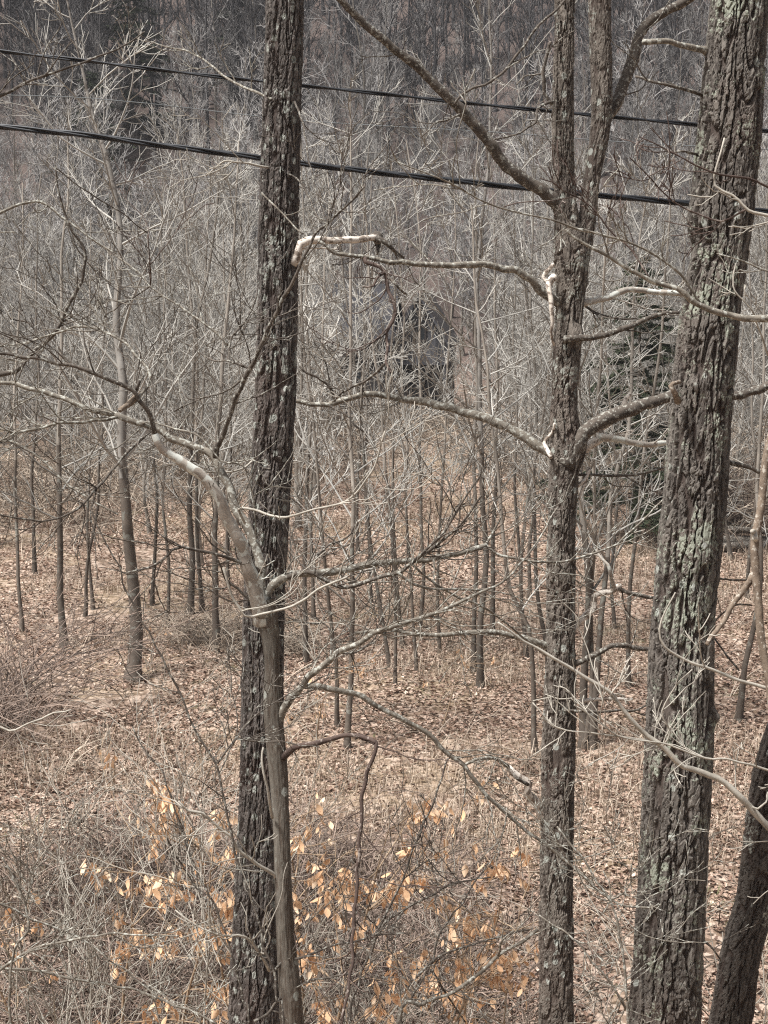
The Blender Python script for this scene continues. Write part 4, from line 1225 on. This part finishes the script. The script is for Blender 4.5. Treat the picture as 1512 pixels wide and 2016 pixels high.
def board_mat(name, a, b_, vertical=True, freq=5.0):
    m, nt, b = new_mat(name)
    co = objco(nt)
    sp = N(nt, "ShaderNodeSeparateXYZ")
    nt.links.new(co, sp.inputs[0])
    ax = math_n(nt, 'ADD', sp.outputs[0], sp.outputs[1]) if vertical else sp.outputs[2]
    fr = math_n(nt, 'FRACT', math_n(nt, 'MULTIPLY', ax, freq))
    gap = math_n(nt, 'LESS_THAN', fr, 0.10)
    idn = math_n(nt, 'FLOOR', math_n(nt, 'MULTIPLY', ax, freq))
    wn_ = N(nt, "ShaderNodeTexWhiteNoise", noise_dimensions='1D')
    nt.links.new(idn, wn_.inputs["W"])
    col = mix(nt, wn_.outputs["Value"], a, b_)
    st = noise(nt, objco(nt, (6, 6, 0.7) if vertical else (0.7, 0.7, 6)), 3, 5, 0.7)
    col = mix(nt, math_n(nt, 'MULTIPLY', ramp_val(nt, st, 0.45, 0.65), 0.6), col, tuple(c * 0.45 for c in a))
    nt.links.new(col, b.inputs["Base Color"])
    bump(nt, b, math_n(nt, 'SUBTRACT', 1.0, gap), 0.8, 0.02)
    return m


M_board = board_mat("weathered_boards", (0.058, 0.058, 0.063), (0.12, 0.12, 0.128))
M_board_dark = board_mat("dark_boards", (0.040, 0.036, 0.034), (0.075, 0.068, 0.064))
M_roof = board_mat("roof_sheets", (0.034, 0.033, 0.036), (0.060, 0.058, 0.062), True, 1.6)
M_roof_dark = board_mat("roof_shingles", (0.045, 0.040, 0.040), (0.085, 0.075, 0.072), False, 5)
M_glass, nt_g, b_g = new_mat("window_glass")
b_g.inputs["Base Color"].default_value = (0.03, 0.035, 0.04, 1)
b_g.inputs["Roughness"].default_value = 0.08
b_g.inputs["Specular IOR Level"].default_value = 0.6
M_frame, _, b_f = new_mat("painted_frame")
b_f.inputs["Base Color"].default_value = (0.55, 0.62, 0.68, 1)
M_trim, _, b_t = new_mat("dark_trim")
b_t.inputs["Base Color"].default_value = (0.06, 0.05, 0.045, 1)
M_stone = twig_mat("foundation_stone", (0.10, 0.09, 0.08), (0.22, 0.20, 0.18), None, 0, 3.0)

hd = 60.0
hb = P(818, 850, hd)
hz = float(ground_z(hb[0], hb[1])) - 0.1
house = thing("old_house", "weathered grey board house with a tall gable, half hidden behind bare saplings", "house", (hb[0], hb[1], hz))
house.rotation_euler = (0, 0, math.radians(-7))
u = hd / F                                    # metres per photo pixel at the house
gx0, gx1 = (772 - 818) * u, (880 - 818) * u   # gabled wing
ze, zp = (850 - 668) * u, (850 - 578) * u
z0 = (850 - 712) * u
gw = TB()
boxm(gw, gx0, gx1, 0, 4.5, z0 - 0.05, ze)
gm = (gx0 + gx1) / 2
gw.add([(gx0, 0, ze), (gx1, 0, ze), (gm, 0, zp), (gx0, 4.5, ze), (gx1, 4.5, ze), (gm, 4.5, zp)], [(0, 3, 5, 2), (1, 2, 5, 4)], [(0, 1, 2), (3, 5, 4)])
obj("wall", gw, M_board, house, smooth=False)
lw = TB()
boxm(lw, gx0 + 0.05, gx1 - 0.05, 0.55, 4.4, -0.6, z0 - 0.055)
obj("lower_wall", lw, M_board_dark, house, smooth=False)
for sx in (gx0 + 0.12, gm, gx1 - 0.12):
    p = TB()
    boxm(p, sx - 0.05, sx + 0.05, 0.05, 0.15, -0.6, z0 - 0.055)
    obj("porch_post", p, M_board, house, smooth=False)
fl = TB()
boxm(fl, gx0 - 0.1, gx1 + 0.1, -0.1, 0.53, 0.55, 0.67)
obj("porch_floor", fl, M_board_dark, house, smooth=False)
gr = TB()
ov = 0.22
for sgn, xe in ((-1, gx0), (1, gx1)):
    dx, dz = xe - gm, ze - zp
    ln = math.hypot(dx, dz)
    ex, ez = xe + dx / ln * ov, ze + dz / ln * ov
    nx, nz = -dz / ln * sgn * 0.09, abs(dx) / ln * 0.09
    v = [(gm, -0.25, zp + 0.012), (ex, -0.25, ez + 0.012), (ex, 4.7, ez + 0.012), (gm, 4.7, zp + 0.012)]
    v += [(a + nx * sgn * sgn, b, c + nz) for a, b, c in v]
    gr.add(v, [(0, 1, 2, 3), (4, 7, 6, 5), (0, 4, 5, 1), (1, 5, 6, 2), (2, 6, 7, 3), (3, 7, 4, 0)])
obj("roof", gr, M_roof_dark, house, smooth=False)
for xe in (gx0, gx1):
    bb = TB()
    dx, dz = xe - gm, ze - zp
    ln = math.hypot(dx, dz)
    ex, ez = xe + dx / ln * ov, ze + dz / ln * ov
    v = [(gm, -0.30, zp - 0.13), (ex, -0.30, ez - 0.13), (ex, -0.30, ez + 0.03), (gm, -0.30, zp + 0.03)]
    v += [(a, -0.255, c) for a, b, c in v]
    bb.add(v, [(0, 1, 2, 3), (4, 7, 6, 5), (0, 4, 5, 1), (1, 5, 6, 2), (2, 6, 7, 3), (3, 7, 4, 0)])
    obj("barge_board", bb, M_board, house, smooth=False)
# long wing to the left
lx0 = (604 - 818) * u
wl = TB()
boxm(wl, lx0, gx0 - 0.003, 0.8, 4.2, -0.6, (850 - 672) * u)
obj("wall", wl, M_board_dark, house, smooth=False)
wr = TB()
zr0, zr1 = (850 - 668) * u, (850 - 560) * u
v = [(lx0 - 0.25, 0.45, zr0), (gx0 - 0.004, 0.45, zr0), (gx0 - 0.004, 2.5, zr1), (lx0 - 0.25, 2.5, zr1)]
v += [(a, b, c + 0.08) for a, b, c in v]
wr.add(v, [(0, 3, 2, 1), (4, 5, 6, 7), (0, 1, 5, 4), (1, 2, 6, 5), (2, 3, 7, 6), (3, 0, 4, 7)])
v2 = [(a, 5.0 - b, c) for a, b, c in v]
wr.add(v2, [(0, 1, 2, 3), (4, 7, 6, 5), (0, 4, 5, 1), (1, 5, 6, 2), (2, 6, 7, 3), (3, 7, 4, 0)])
obj("roof", wr, M_roof, house, smooth=False)
ch = TB()
boxm(ch, (690 - 818) * u, (712 - 818) * u, 2.2, 2.7, zr1 - 0.3, zr1 + 0.65)
obj("chimney", ch, M_stone, house, smooth=False)


def window(cx, cz, w, h, yf, mat=M_frame):
    f = TB()
    t = 0.06
    for a, b, c, d in ((cx - w / 2, cx + w / 2, cz + h / 2 - t, cz + h / 2), (cx - w / 2, cx + w / 2, cz - h / 2, cz - h / 2 + t), (cx - w / 2, cx - w / 2 + t, cz - h / 2 + t, cz + h / 2 - t), (cx + w / 2 - t, cx + w / 2, cz - h / 2 + t, cz + h / 2 - t)):
        boxm(f, a, b, yf - 0.06, yf + 0.01, c, d)
    fo = obj("window", f, mat, house, smooth=False)
    g = TB()
    boxm(g, cx - w / 2 + t, cx + w / 2 - t, yf - 0.02, yf + 0.005, cz - h / 2 + t, cz + h / 2 - t)
    obj("pane", g, M_glass, fo, smooth=False)


window((753 - 818) * u, (850 - 690) * u + 0.35, 0.52, 0.62, 0.795)
window((690 - 818) * u, (850 - 735) * u, 0.7, 0.9, 0.795, M_trim)
window((645 - 818) * u, (850 - 735) * u, 0.6, 0.9, 0.795, M_trim)
window(gm, (850 - 650) * u, 0.5, 0.75, -0.005, M_trim)
window(gm - 0.35, (850 - 775) * u, 0.6, 0.8, 0.545, M_trim)

# second building far at the right edge: only its grey roof shows
rb = P(1545, 790, 66.0)
shed = thing("far_cabin", "grey roofed cabin showing behind twigs at the right edge", "cabin", (rb[0], rb[1], float(ground_z(rb[0], rb[1])) - 0.2))
s = TB()
boxm(s, -2.2, 2.2, 0, 3.2, -0.5, 1.6)
s.add([(-2.2, 0, 1.6), (-2.2, 3.2, 1.6), (-2.2, 1.6, 2.6), (2.2, 0, 1.6), (2.2, 3.2, 1.6), (2.2, 1.6, 2.6)], None, [(0, 2, 1), (3, 4, 5)])
obj("wall", s, M_board_dark, shed, smooth=False)
s = TB()
for sg in (1, -1):
    v = [(-2.4, 1.6 - sg * 1.85, 1.45), (2.4, 1.6 - sg * 1.85, 1.45), (2.4, 1.6, 2.62), (-2.4, 1.6, 2.62)]
    v += [(a, b, c + 0.08) for a, b, c in v]
    fc = [(0, 3, 2, 1), (4, 5, 6, 7), (0, 1, 5, 4), (1, 2, 6, 5), (2, 3, 7, 6), (3, 0, 4, 7)]
    s.add(v, fc if sg > 0 else [f[::-1] for f in fc])
obj("roof", s, M_roof, shed, smooth=False)
s = TB()
boxm(s, -1.2, -0.5, -0.05, -0.003, 0.3, 1.1)
fo = obj("window", s, M_trim, shed, smooth=False)

# stacked weathered logs on the right
rl = np.random.default_rng(9)
lg0, lgd = ground_hit(1500, 1085)
k = 0
for row, cnt in enumerate((2, 1)):
    for i in range(cnt):
        L = rl.uniform(4.2, 5.6)
        rr = rl.uniform(0.08, 0.16)
        yy = lg0[1] + (i + row * 0.5) * 0.32
        zz = float(ground_z(lg0[0] + 1.0, lg0[1])) + 0.12 + row * 0.22
        x0 = lg0[0] - 1.9 + rl.uniform(-0.4, 0.4)
        tb = TB()
        sk, sl = rl.normal() * 0.05, rl.normal() * 0.03
        pts = np.array([[x0 + L * t - lg0[0], yy - lg0[1] + math.sin(t * 3) * 0.06 + sk * L * (t - 0.5), math.sin(t * 4 + i) * 0.05 + sl * L * (t - 0.5)] for t in np.linspace(0, 1, 9)])
        tb.tube(pts, rr * (1 - 0.2 * np.linspace(0, 1, 9)) * (0.95 + 0.1 * rl.uniform(0, 1, 9)), 10, ref=np.array([0, 0, 1.0]), cap=True)
        o = obj("log", tb, M_limb_dark, None, loc=(lg0[0], lg0[1], zz))
        tag(o, "dark weathered fallen log lying in brush behind the lichened trunk", "log", "fallen logs in the brush at the right")

M_rag = twig_mat("white_cloth", (0.62, 0.61, 0.58), (0.82, 0.81, 0.78), None, 0, 5.0)
# pale crumpled rags lying before the house
for px, py, lab in ((604, 890, "smaller white crumpled rag lying just right of the furrowed trunk before the house"), (643, 886, "larger white crumpled rag lying before the old house")):
    p, d = ground_hit(px, py + 8)
    r = np.random.default_rng(px)
    m = 9
    th, ph = np.meshgrid(np.linspace(0, 2 * math.pi, 14, endpoint=False), np.linspace(0.05, math.pi / 2 + 0.25, m))
    rad = 0.38 * (0.55 + 0.9 * vnoise(np.cos(th) * np.sin(ph) * 3, np.sin(th) * np.sin(ph) * 3, np.cos(ph) * 3, px)) * (1.2 if px > 620 else 0.85)
    v = np.stack([rad * np.sin(ph) * np.cos(th), rad * np.sin(ph) * np.sin(th), rad * np.cos(ph) * 0.8 + 0.02], -1).reshape(-1, 3)
    i = np.arange(m - 1)[:, None] * 14
    j = np.arange(14)[None]
    q = np.stack([i + j, i + 14 + j, i + 14 + (j + 1) % 14, i + (j + 1) % 14], -1).reshape(-1, 4)
    o = link("white_rag", make_mesh("white_rag", v, q, np.zeros((0, 3), int), M_rag, False), None, (p[0], p[1], float(ground_z(p[0], p[1]))))
    tag(o, lab, "rag")

# ------------------------------------------------------------------ overhead cables
M_cable, nt_c, b_c = new_mat("cable_sheath")
b_c.inputs["Base Color"].default_value = (0.005, 0.006, 0.008, 1)
b_c.inputs["Roughness"].default_value = 0.45
b_c.inputs["Specular IOR Level"].default_value = 0.35
M_wire, nt_c2, b_c2 = new_mat("bare_wire")
b_c2.inputs["Base Color"].default_value = (0.16, 0.17, 0.17, 1)


def cable(label, pts, wpx, d0, d1, strands, mat):
    pts = np.array(pts, float)
    t = (pts[:, 0] - pts[0, 0]) / (pts[-1, 0] - pts[0, 0])
    ctr = np.array([P(x, y, d0 + (d1 - d0) * tt) for (x, y), tt in zip(pts, t)])
    c = resample(np.hstack([ctr, np.zeros((len(ctr), 1))]), 0.05)[:, :3]
    s = np.concatenate([[0], np.cumsum(np.linalg.norm(np.diff(c, axis=0), axis=1))])
    d = (d0 + d1) / 2
    R = wpx / 2 / F * d
    t = thing("power_cable", label, "cable", c[len(c) // 2])
    org = np.array(t.location)
    for k in range(strands):
        tb = TB()
        if strands == 1:
            p = c
            rr = R
        else:
            a = 2 * math.pi * (s / 1.4 + k / strands)
            off = R * 0.5
            p = c + np.stack([0 * a, off * np.cos(a), off * np.sin(a)], -1)
            rr = R * 0.52
        tb.tube(p, np.full(len(p), rr), 8, ref=np.array([0, 1.0, 0]))
        obj("strand", tb, mat, t, origin=org)
    return t


cable("upper thin black overhead cable crossing behind the trunks", [(-2400, -60), (-1200, 0), (-300, 68), (0, 101), (170, 120), (350, 142), (515, 160), (756, 185), (921, 203), (1086, 219), (1376, 246), (1512, 258), (2100, 296), (3400, 360)], 8.5, 14.0, 13.0, 2, M_cable)
cable("lower thick black twisted overhead cable crossing behind the trunks", [(-2400, 40), (-1200, 120), (-300, 214), (0, 249), (190, 268), (270, 280), (420, 299), (515, 311), (585, 321), (756, 341), (860, 352), (1040, 371), (1175, 384), (1350, 400), (1500, 416), (2100, 462), (3400, 530)], 12.5, 12.6, 11.8, 3, M_cable)
cable("faint thin grey wire between the two black cables", [(-2400, 150), (-900, 170), (0, 187), (250, 200), (500, 228), (615, 239), (756, 248), (1000, 262), (1376, 288), (2400, 330)], 1.8, 24.0, 24.0, 1, M_wire)

# ------------------------------------------------------------------ ground cover
def leaf_litter():
    r = np.random.default_rng(401)
    n = 165000
    y = 9.5 + 40 * r.uniform(0, 1, n) ** 1.55
    x = r.uniform(-0.31, 0.31, n) * (y + 1)
    patch = vnoise(x * 0.35, y * 0.35, 0.3, 77) * 0.6 + vnoise(x * 1.3, y * 1.3, 0.9, 78) * 0.4
    keep = patch > 0.24 + 0.22 * r.uniform(0, 1, n)
    x, y, patch = x[keep], y[keep], patch[keep]
    n = len(x)
    z = ground_z(x, y) + (vnoise(x * 2.2, y * 2.2, 0.1, 8) - 0.5) * 0.07 + 0.012
    L = r.uniform(0.038, 0.082, n) * (1 + 0.010 * (y - 10))
    W = L * r.uniform(0.45, 0.8, n)
    a = r.uniform(0, 6.28, n)
    d = np.stack([np.cos(a), np.sin(a), r.normal(0, 0.35, n)], -1)
    d /= np.linalg.norm(d, axis=1)[:, None]
    w = np.stack([-np.sin(a), np.cos(a), r.normal(0, 0.35, n)], -1)
    w /= np.linalg.norm(w, axis=1)[:, None]
    c = np.stack([x, y, z + r.uniform(0, 0.03, n)], -1)
    nrm = np.cross(d, w)
    nrm *= np.sign(nrm[:, 2:3])
    cup = r.uniform(0.05, 0.4, n)[:, None] * L[:, None]
    p0 = c - d * L[:, None] / 2 + nrm * cup * 0.6
    p1 = c - w * W[:, None] / 2 + nrm * cup
    p2 = c + d * L[:, None] / 2 + nrm * cup * 0.6
    p3 = c + w * W[:, None] / 2 + nrm * cup
    v = np.stack([p0, p1, c, p3, p2], 1).reshape(-1, 3)
    b = np.arange(n)[:, None] * 5
    t = np.concatenate([b + np.array([[0, 1, 2]]), b + np.array([[0, 2, 3]]), b + np.array([[2, 1, 4]]), b + np.array([[2, 4, 3]])])
    tone = np.clip(r.normal(0.5, 0.24, n) + (patch - 0.5) * 1.1, 0, 1)
    me = make_mesh("leaf_litter", v, np.zeros((0, 4), int), t, M_leaf_litter, False, {"tone": np.repeat(tone, 5)})
    tag(link("leaf_litter", me), "fallen brown and tan leaves strewn over the valley floor", "leaf litter", kind="stuff")


leaf_litter()


def blades(name, n, region, hr, mat, label, cat, seed, wid=0.004):
    r = np.random.default_rng(seed)
    x, y = region(r, n)
    n = len(x)
    z = ground_z(x, y)
    h = r.uniform(*hr, n)
    a = r.uniform(0, 6.28, n)
    bend = r.uniform(0.3, 1.3, n)
    dx = np.stack([np.cos(a), np.sin(a), 0 * a], -1)
    side = np.stack([-np.sin(a), np.cos(a), 0 * a], -1) * (wid * (1 + 0.03 * y))[:, None]
    b = np.stack([x, y, z], -1)
    m = b + dx * (h * bend * 0.25)[:, None] + np.array([0, 0, 1.0]) * (h * 0.6)[:, None]
    tp = b + dx * (h * bend * 0.8)[:, None] + np.array([0, 0, 1.0]) * (h * (1.0 - 0.35 * bend))[:, None]
    v = np.stack([b - side, b + side, m - side * 0.8, m + side * 0.8, tp], 1).reshape(-1, 3)
    i = np.arange(n)[:, None] * 5
    q = i + np.array([[0, 1, 3, 2]])
    t = i + np.array([[2, 3, 4]])
    me = make_mesh(name, v, q, t, mat, False, {"tone": np.repeat(r.uniform(0, 1, n), 5)})
    tag(link(name, me), label, cat, kind="stuff")


def reg_grass(r, n):
    y = 9.5 + 46 * r.uniform(0, 1, n) ** 1.7
    x = r.uniform(-0.31, 0.31, n) * (y + 1)
    p = vnoise(x * 0.45, y * 0.45, 0.7, 91) + 0.16 * np.clip(x / (0.25 * y), -1, 1) * (y < 15)
    p = p + 0.14 * np.exp(-((x / y - 0.045) / 0.05) ** 2) * (y > 24)
    k = p > 0.51 + 0.10 * r.uniform(0, 1, n)
    return x[k], y[k]


def reg_green(r, n):
    y = r.uniform(10, 26, n)
    x = r.uniform(-0.30, 0.30, n) * y
    k = (vnoise(x * 0.9, y * 0.9, 1.7, 95) > 0.76) | (np.hypot((x + 3.3) / 0.9, (y - 16.4) / 0.8) < r.uniform(0.2, 1.0, n))
    return x[k], y[k]


blades("dry_grass", 95000, reg_grass, (0.10, 0.38), M_grass, "straw coloured dry grass in patches among the leaves", "dry grass", 501, 0.0035)
blades("green_grass", 9000, reg_green, (0.05, 0.16), M_green, "sparse green grass patches between fallen leaves", "grass", 502, 0.004)


def thicket(name, label, centres, n, hr, seed, rad=0.0050, mat=None):
    """arching canes and dry stems growing as one tangle"""
    r = np.random.default_rng(seed)
    tb = TB()
    for _ in range(n):
        cx, cy, sx, sy = centres[r.integers(0, len(centres))]
        x, y = r.normal(cx, sx), r.normal(cy, sy)
        y = max(y, 9.6)
        p = np.array([x, y, float(ground_z(x, y)) - 0.03])
        a = r.uniform(0, 6.28)
        L = r.uniform(*hr) * 1.3
        d = np.array([math.cos(a) * 0.45, math.sin(a) * 0.45, 1.0])
        hor = np.array([math.cos(a), math.sin(a), -0.55])
        pts = [p]
        m = 7
        for s in range(m):
            d = d + hor * r.uniform(0.05, 0.30) + r.normal(size=3) * 0.09
            d /= np.linalg.norm(d)
            pts.append(pts[-1] + d * L / m)
        pts = np.array(pts)
        pts[:, 2] = np.maximum(pts[:, 2], ground_z(pts[:, 0], pts[:, 1]) - 0.03)
        r0 = rad * r.uniform(0.7, 1.6) * (1 + 0.02 * y)
        tone = r.uniform(0, 1)
        tb.tube(pts, np.linspace(r0, r0 * 0.5, m + 1), 3, col=tone)
        for _k in range(r.integers(2, 6)):
            i = r.integers(1, m)
            dd = pts[i + 1] - pts[i]
            dd /= np.linalg.norm(dd) + 1e-9
            dd = dd * 0.7 + perp_to(dd, r) * 0.8
            l2 = L * r.uniform(0.12, 0.38)
            q = pts[i] + np.outer(np.linspace(0, 1, 4), dd * l2) + r.normal(size=(4, 3)) * 0.02
            q[0] = pts[i]
            tb.tube(q, np.linspace(r0 * 0.7, r0 * 0.4, 4), 3, col=tone)
    o = obj(name, tb, mat or M_brush, None)
    tag(o, label, "brush", kind="stuff")


thicket("bramble_thicket", "dense tangle of brown arching bramble canes at the lower left", [(-2.4, 13.6, 0.9, 1.2), (-1.4, 14.2, 0.9, 1.1), (-0.9, 12.6, 0.5, 0.9), (-3.2, 15.4, 0.8, 0.9), (-2.8, 12.2, 0.8, 0.9), (-1.6, 16.2, 1.0, 0.6)], 1900, (0.4, 1.0), 601, mat=M_bramble)
thicket("bramble_thicket", "brown tangle of canes and twigs behind the orange leaves in the lower middle", [(-0.2, 13.4, 0.6, 1.0), (0.45, 13.2, 0.5, 1.0), (0.7, 12.0, 0.6, 0.9), (-0.3, 16.0, 0.7, 0.9), (0.5, 15.0, 0.6, 0.8)], 650, (0.4, 0.95), 602, mat=M_bramble)
thicket("dark_brush", "dark tangled brush around the fallen logs at the right edge", [(9.3, 37.5, 0.9, 1.6), (10.6, 38.5, 0.9, 1.6), (9.9, 41.5, 1.0, 1.5), (8.6, 40.5, 0.7, 1.5)], 1200, (0.8, 2.0), 605, 0.0055, mat=M_bramble)
lb = ground_hit(-8, 1450)[0]
thicket("dark_brush", "dark tall tangle of brush cut by the left edge", [(float(lb[0]) - 0.1, float(lb[1]), 0.35, 0.9)], 170, (0.9, 3.0), 606, 0.0055, mat=M_bramble)
thicket("low_brush", "scattered thin twiggy brush over the leaf litter and valley edge", [(-3.2, 24, 1.8, 2.5), (-3.2, 27.0, 0.5, 0.5), (-3.0, 26.2, 0.5, 0.5), (-1.9, 26, 0.3, 0.4), (0.6, 24, 1.6, 4), (2.6, 18, 1.2, 3), (3.5, 27, 2, 5), (-6, 30, 3, 5), (1.9, 13, 0.9, 1.5), (-3.8, 17, 0.8, 1.5)], 1100, (0.25, 0.9), 603)
thicket("valley_brush", "matted pale brush and young stems at the far side of the valley floor", [(-7, 46, 3.5, 4), (-5, 50, 3, 3), (5.5, 54, 2.5, 3), (8.5, 43, 1.6, 4), (10, 40, 1.2, 3), (-9, 40, 2.5, 4), (10, 50, 2.5, 4), (0, 58, 4, 1.5), (5.5, 47, 1.2, 3)], 3600, (0.8, 2.6), 604, 0.0060)

# ------------------------------------------------------------------ beech saplings holding their orange leaves
def leafy_sapling(x, y, H, label, nleaf, seed, grp=None, spread=1.0):
    r = np.random.default_rng(seed)
    z = float(ground_z(x, y))
    t = thing("beech_sapling", label, "sapling", (x, y, z), grp)
    st, lf = TB(), TB()
    lean = r.normal(size=2) * 0.16
    pts, rad = shoot(st, np.zeros(3) - np.array([0, 0, 0.05]), np.array([lean[0], lean[1], 1.0]), H, 0.011 + 0.003 * H, 0.003, 10, 0.07, 0.03, 6, r)
    tips = []
    for i in range(int(6 * H)):
        a = r.integers(4, 11)
        az = r.uniform(0, 6.28)
        d = np.array([math.cos(az), math.sin(az), r.uniform(0.0, 0.7)])
        L = r.uniform(0.3, 0.85) * spread
        q, qr = shoot(st, pts[min(a, 10)], d / np.linalg.norm(d), L, 0.0055, 0.003, 6, 0.14, 0.02, 5, r)
        tips.append(q)
        for _ in range(3):
            b = r.integers(1, 6)
            dd = q[b + 1] - q[b] if b < 6 else q[6] - q[5]
            dd = dd / np.linalg.norm(dd)
            q2, _ = shoot(st, q[b], dd * 0.75 + perp_to(dd, r) * 0.65, L * r.uniform(0.25, 0.5), 0.0036, 0.0024, 4, 0.14, 0.02, 4, r)
            tips.append(q2)
    for _ in range(int(nleaf * 1.1)):
        q = tips[r.integers(0, len(tips))]
        base = q[r.integers(len(q) // 2, len(q))]
        for _c in range(r.integers(2, 5)):           # leaves hang in small bunches
            p = base + r.normal(size=3) * 0.025
            az = r.uniform(0, 6.28)
            down = np.array([math.cos(az) * 0.45, math.sin(az) * 0.45, -1.0]) + r.normal(size=3) * 0.2
            down /= np.linalg.norm(down)
            w = perp_to(down, r)
            n = np.cross(down, w)
            L = r.uniform(0.048, 0.088)
            W = L * r.uniform(0.18, 0.32)
            fold = r.uniform(0.2, 0.7) * W
            curl = r.uniform(-0.55, 0.65) * L
            v, f = [], []
            prof = [0.12, 0.75, 1.0, 0.72, 0.08]
            for s, k in enumerate(prof):
                u_ = s / 4
                c = p + down * (0.012 + L * u_) + n * curl * u_ * u_
                v += [c - w * W * k + n * fold * k, c, c + w * W * k + n * fold * k]
            for s in range(4):
                for e in (0, 1):
                    f.append((s * 3 + e, s * 3 + e + 1, s * 3 + e + 4, s * 3 + e + 3))
            lf.add(v, f, None, np.full(15, np.clip(r.normal(0.55, 0.25), 0, 1)))
            lf.tube(np.array([base, p + down * 0.012]), [0.001, 0.001], 3, col=0.1)
    obj("stem", st, M_tan, t)
    obj("dead_leaves", lf, M_leaf, t)
    return t


def at(px, py, d):
    p = P(px, py, d)
    return p[0], p[1]


BEECH = [
    (430, 10.6, 2.9, 105, "leafy beech sapling close to the left side of the furrowed trunk, orange leaves in bunches"),
    (300, 11.2, 2.7, 85, "beech sapling with scattered orange leaves, second to the left of the furrowed trunk"),
    (90, 10.4, 2.6, 40, "beech sapling with few orange leaves near the lower left corner"),
    (210, 11.6, 2.6, 60, "beech sapling with orange leaves between the shrubs at the lower left"),
    (640, 10.4, 3.2, 105, "tallest beech sapling full of orange leaves just right of the forked grey tree"),
    (780, 10.8, 2.8, 75, "dense orange leaved beech sapling in the lower middle"),
    (700, 9.8, 1.9, 45, "low bunch of orange beech leaves at the bottom edge right of the forked tree"),
    (890, 11.0, 2.7, 60, "beech sapling with orange leaves left of the twin topped trunk"),
    (990, 10.6, 2.3, 45, "sparsely leaved beech sapling against the foot of the twin topped trunk"),
    (590, 12.6, 2.8, 40, "slim beech sapling with orange leaves seen beside the forked trunk farther back"),
]
for k, (px, d, H, nl, lab) in enumerate(BEECH):
    x, y = at(px, 1800, d)
    leafy_sapling(x, y, H, lab, nl, 700 + k)
for k, (px, py, H, nl, lab) in enumerate([(620, 1480, 1.3, 22, "small beech sapling with orange leaves on the leaf litter right of the furrowed trunk"), (300, 1320, 0.8, 6, "tiny beech sapling with a few orange leaves beside the straight brown trunk at left"), (870, 1430, 1.0, 5, "tiny beech sapling with one orange bunch in the middle of the leaf floor")]):
    p, d = ground_hit(px, py)
    leafy_sapling(p[0], p[1], H, lab, nl, 740 + k)

# ---- leafless pale shrubs along the bottom
rs = np.random.default_rng(88)
SH = "bare pale branched shrub near the bottom"
for k, px in enumerate([20, 75, 130, 190, 240, 300, 350, 410, 450, 610, 690, 760, 830, 930, 1010, 1150, 1200, 1420, 1480]):
    d = rs.uniform(9.2, 12.0)
    x, y = at(px, 1900, d)
    t = thing("shrub", SH + (" left of the furrowed trunk" if px < 480 else " between the forked tree and the twin topped trunk" if px < 1050 else " right of the twin topped trunk"), "shrub", (x, y, float(ground_z(x, y))),
              "pale shrubs at the lower left" if px < 480 else "pale shrubs at the lower middle" if px < 1050 else "pale shrubs at the lower right")
    tb = TB()
    H = rs.uniform(2.3, 3.6) if px < 480 else rs.uniform(1.7, 2.9)
    for s_ in range(rs.integers(2, 5)):
        az = rs.uniform(0, 6.28)
        tl = rs.uniform(0.25, 0.85)
        twig(tb, np.array([0, 0, -0.04]), np.array([math.cos(az) * tl, math.sin(az) * tl * 0.5, 1.0]), H * rs.uniform(0.7, 1.1), 0.0085, 4, 0.06, 5, 0.10)
    obj("stem", tb, M_pale if k % 4 else M_limb, t)

# ------------------------------------------------------------------ damp air over the valley
hm = bpy.data.materials.new("haze")
hm.use_nodes = True
hm.node_tree.nodes.remove(hm.node_tree.nodes["Principled BSDF"])
hv = hm.node_tree.nodes.new("ShaderNodeVolumePrincipled")
hv.inputs["Color"].default_value = (0.90, 0.90, 0.92, 1)
hv.inputs["Density"].default_value = 0.00042
hm.node_tree.links.new(hv.outputs[0], hm.node_tree.nodes["Material Output"].inputs["Volume"])
hz_tb = TB()
boxm(hz_tb, -230, 230, -20, 430, -3.0, float(ground_z(0, 425)) + 12)
ho = obj("haze", hz_tb, hm, None, smooth=False)
tag(ho, "thin damp haze greying the upper hillside", "haze", kind="stuff")
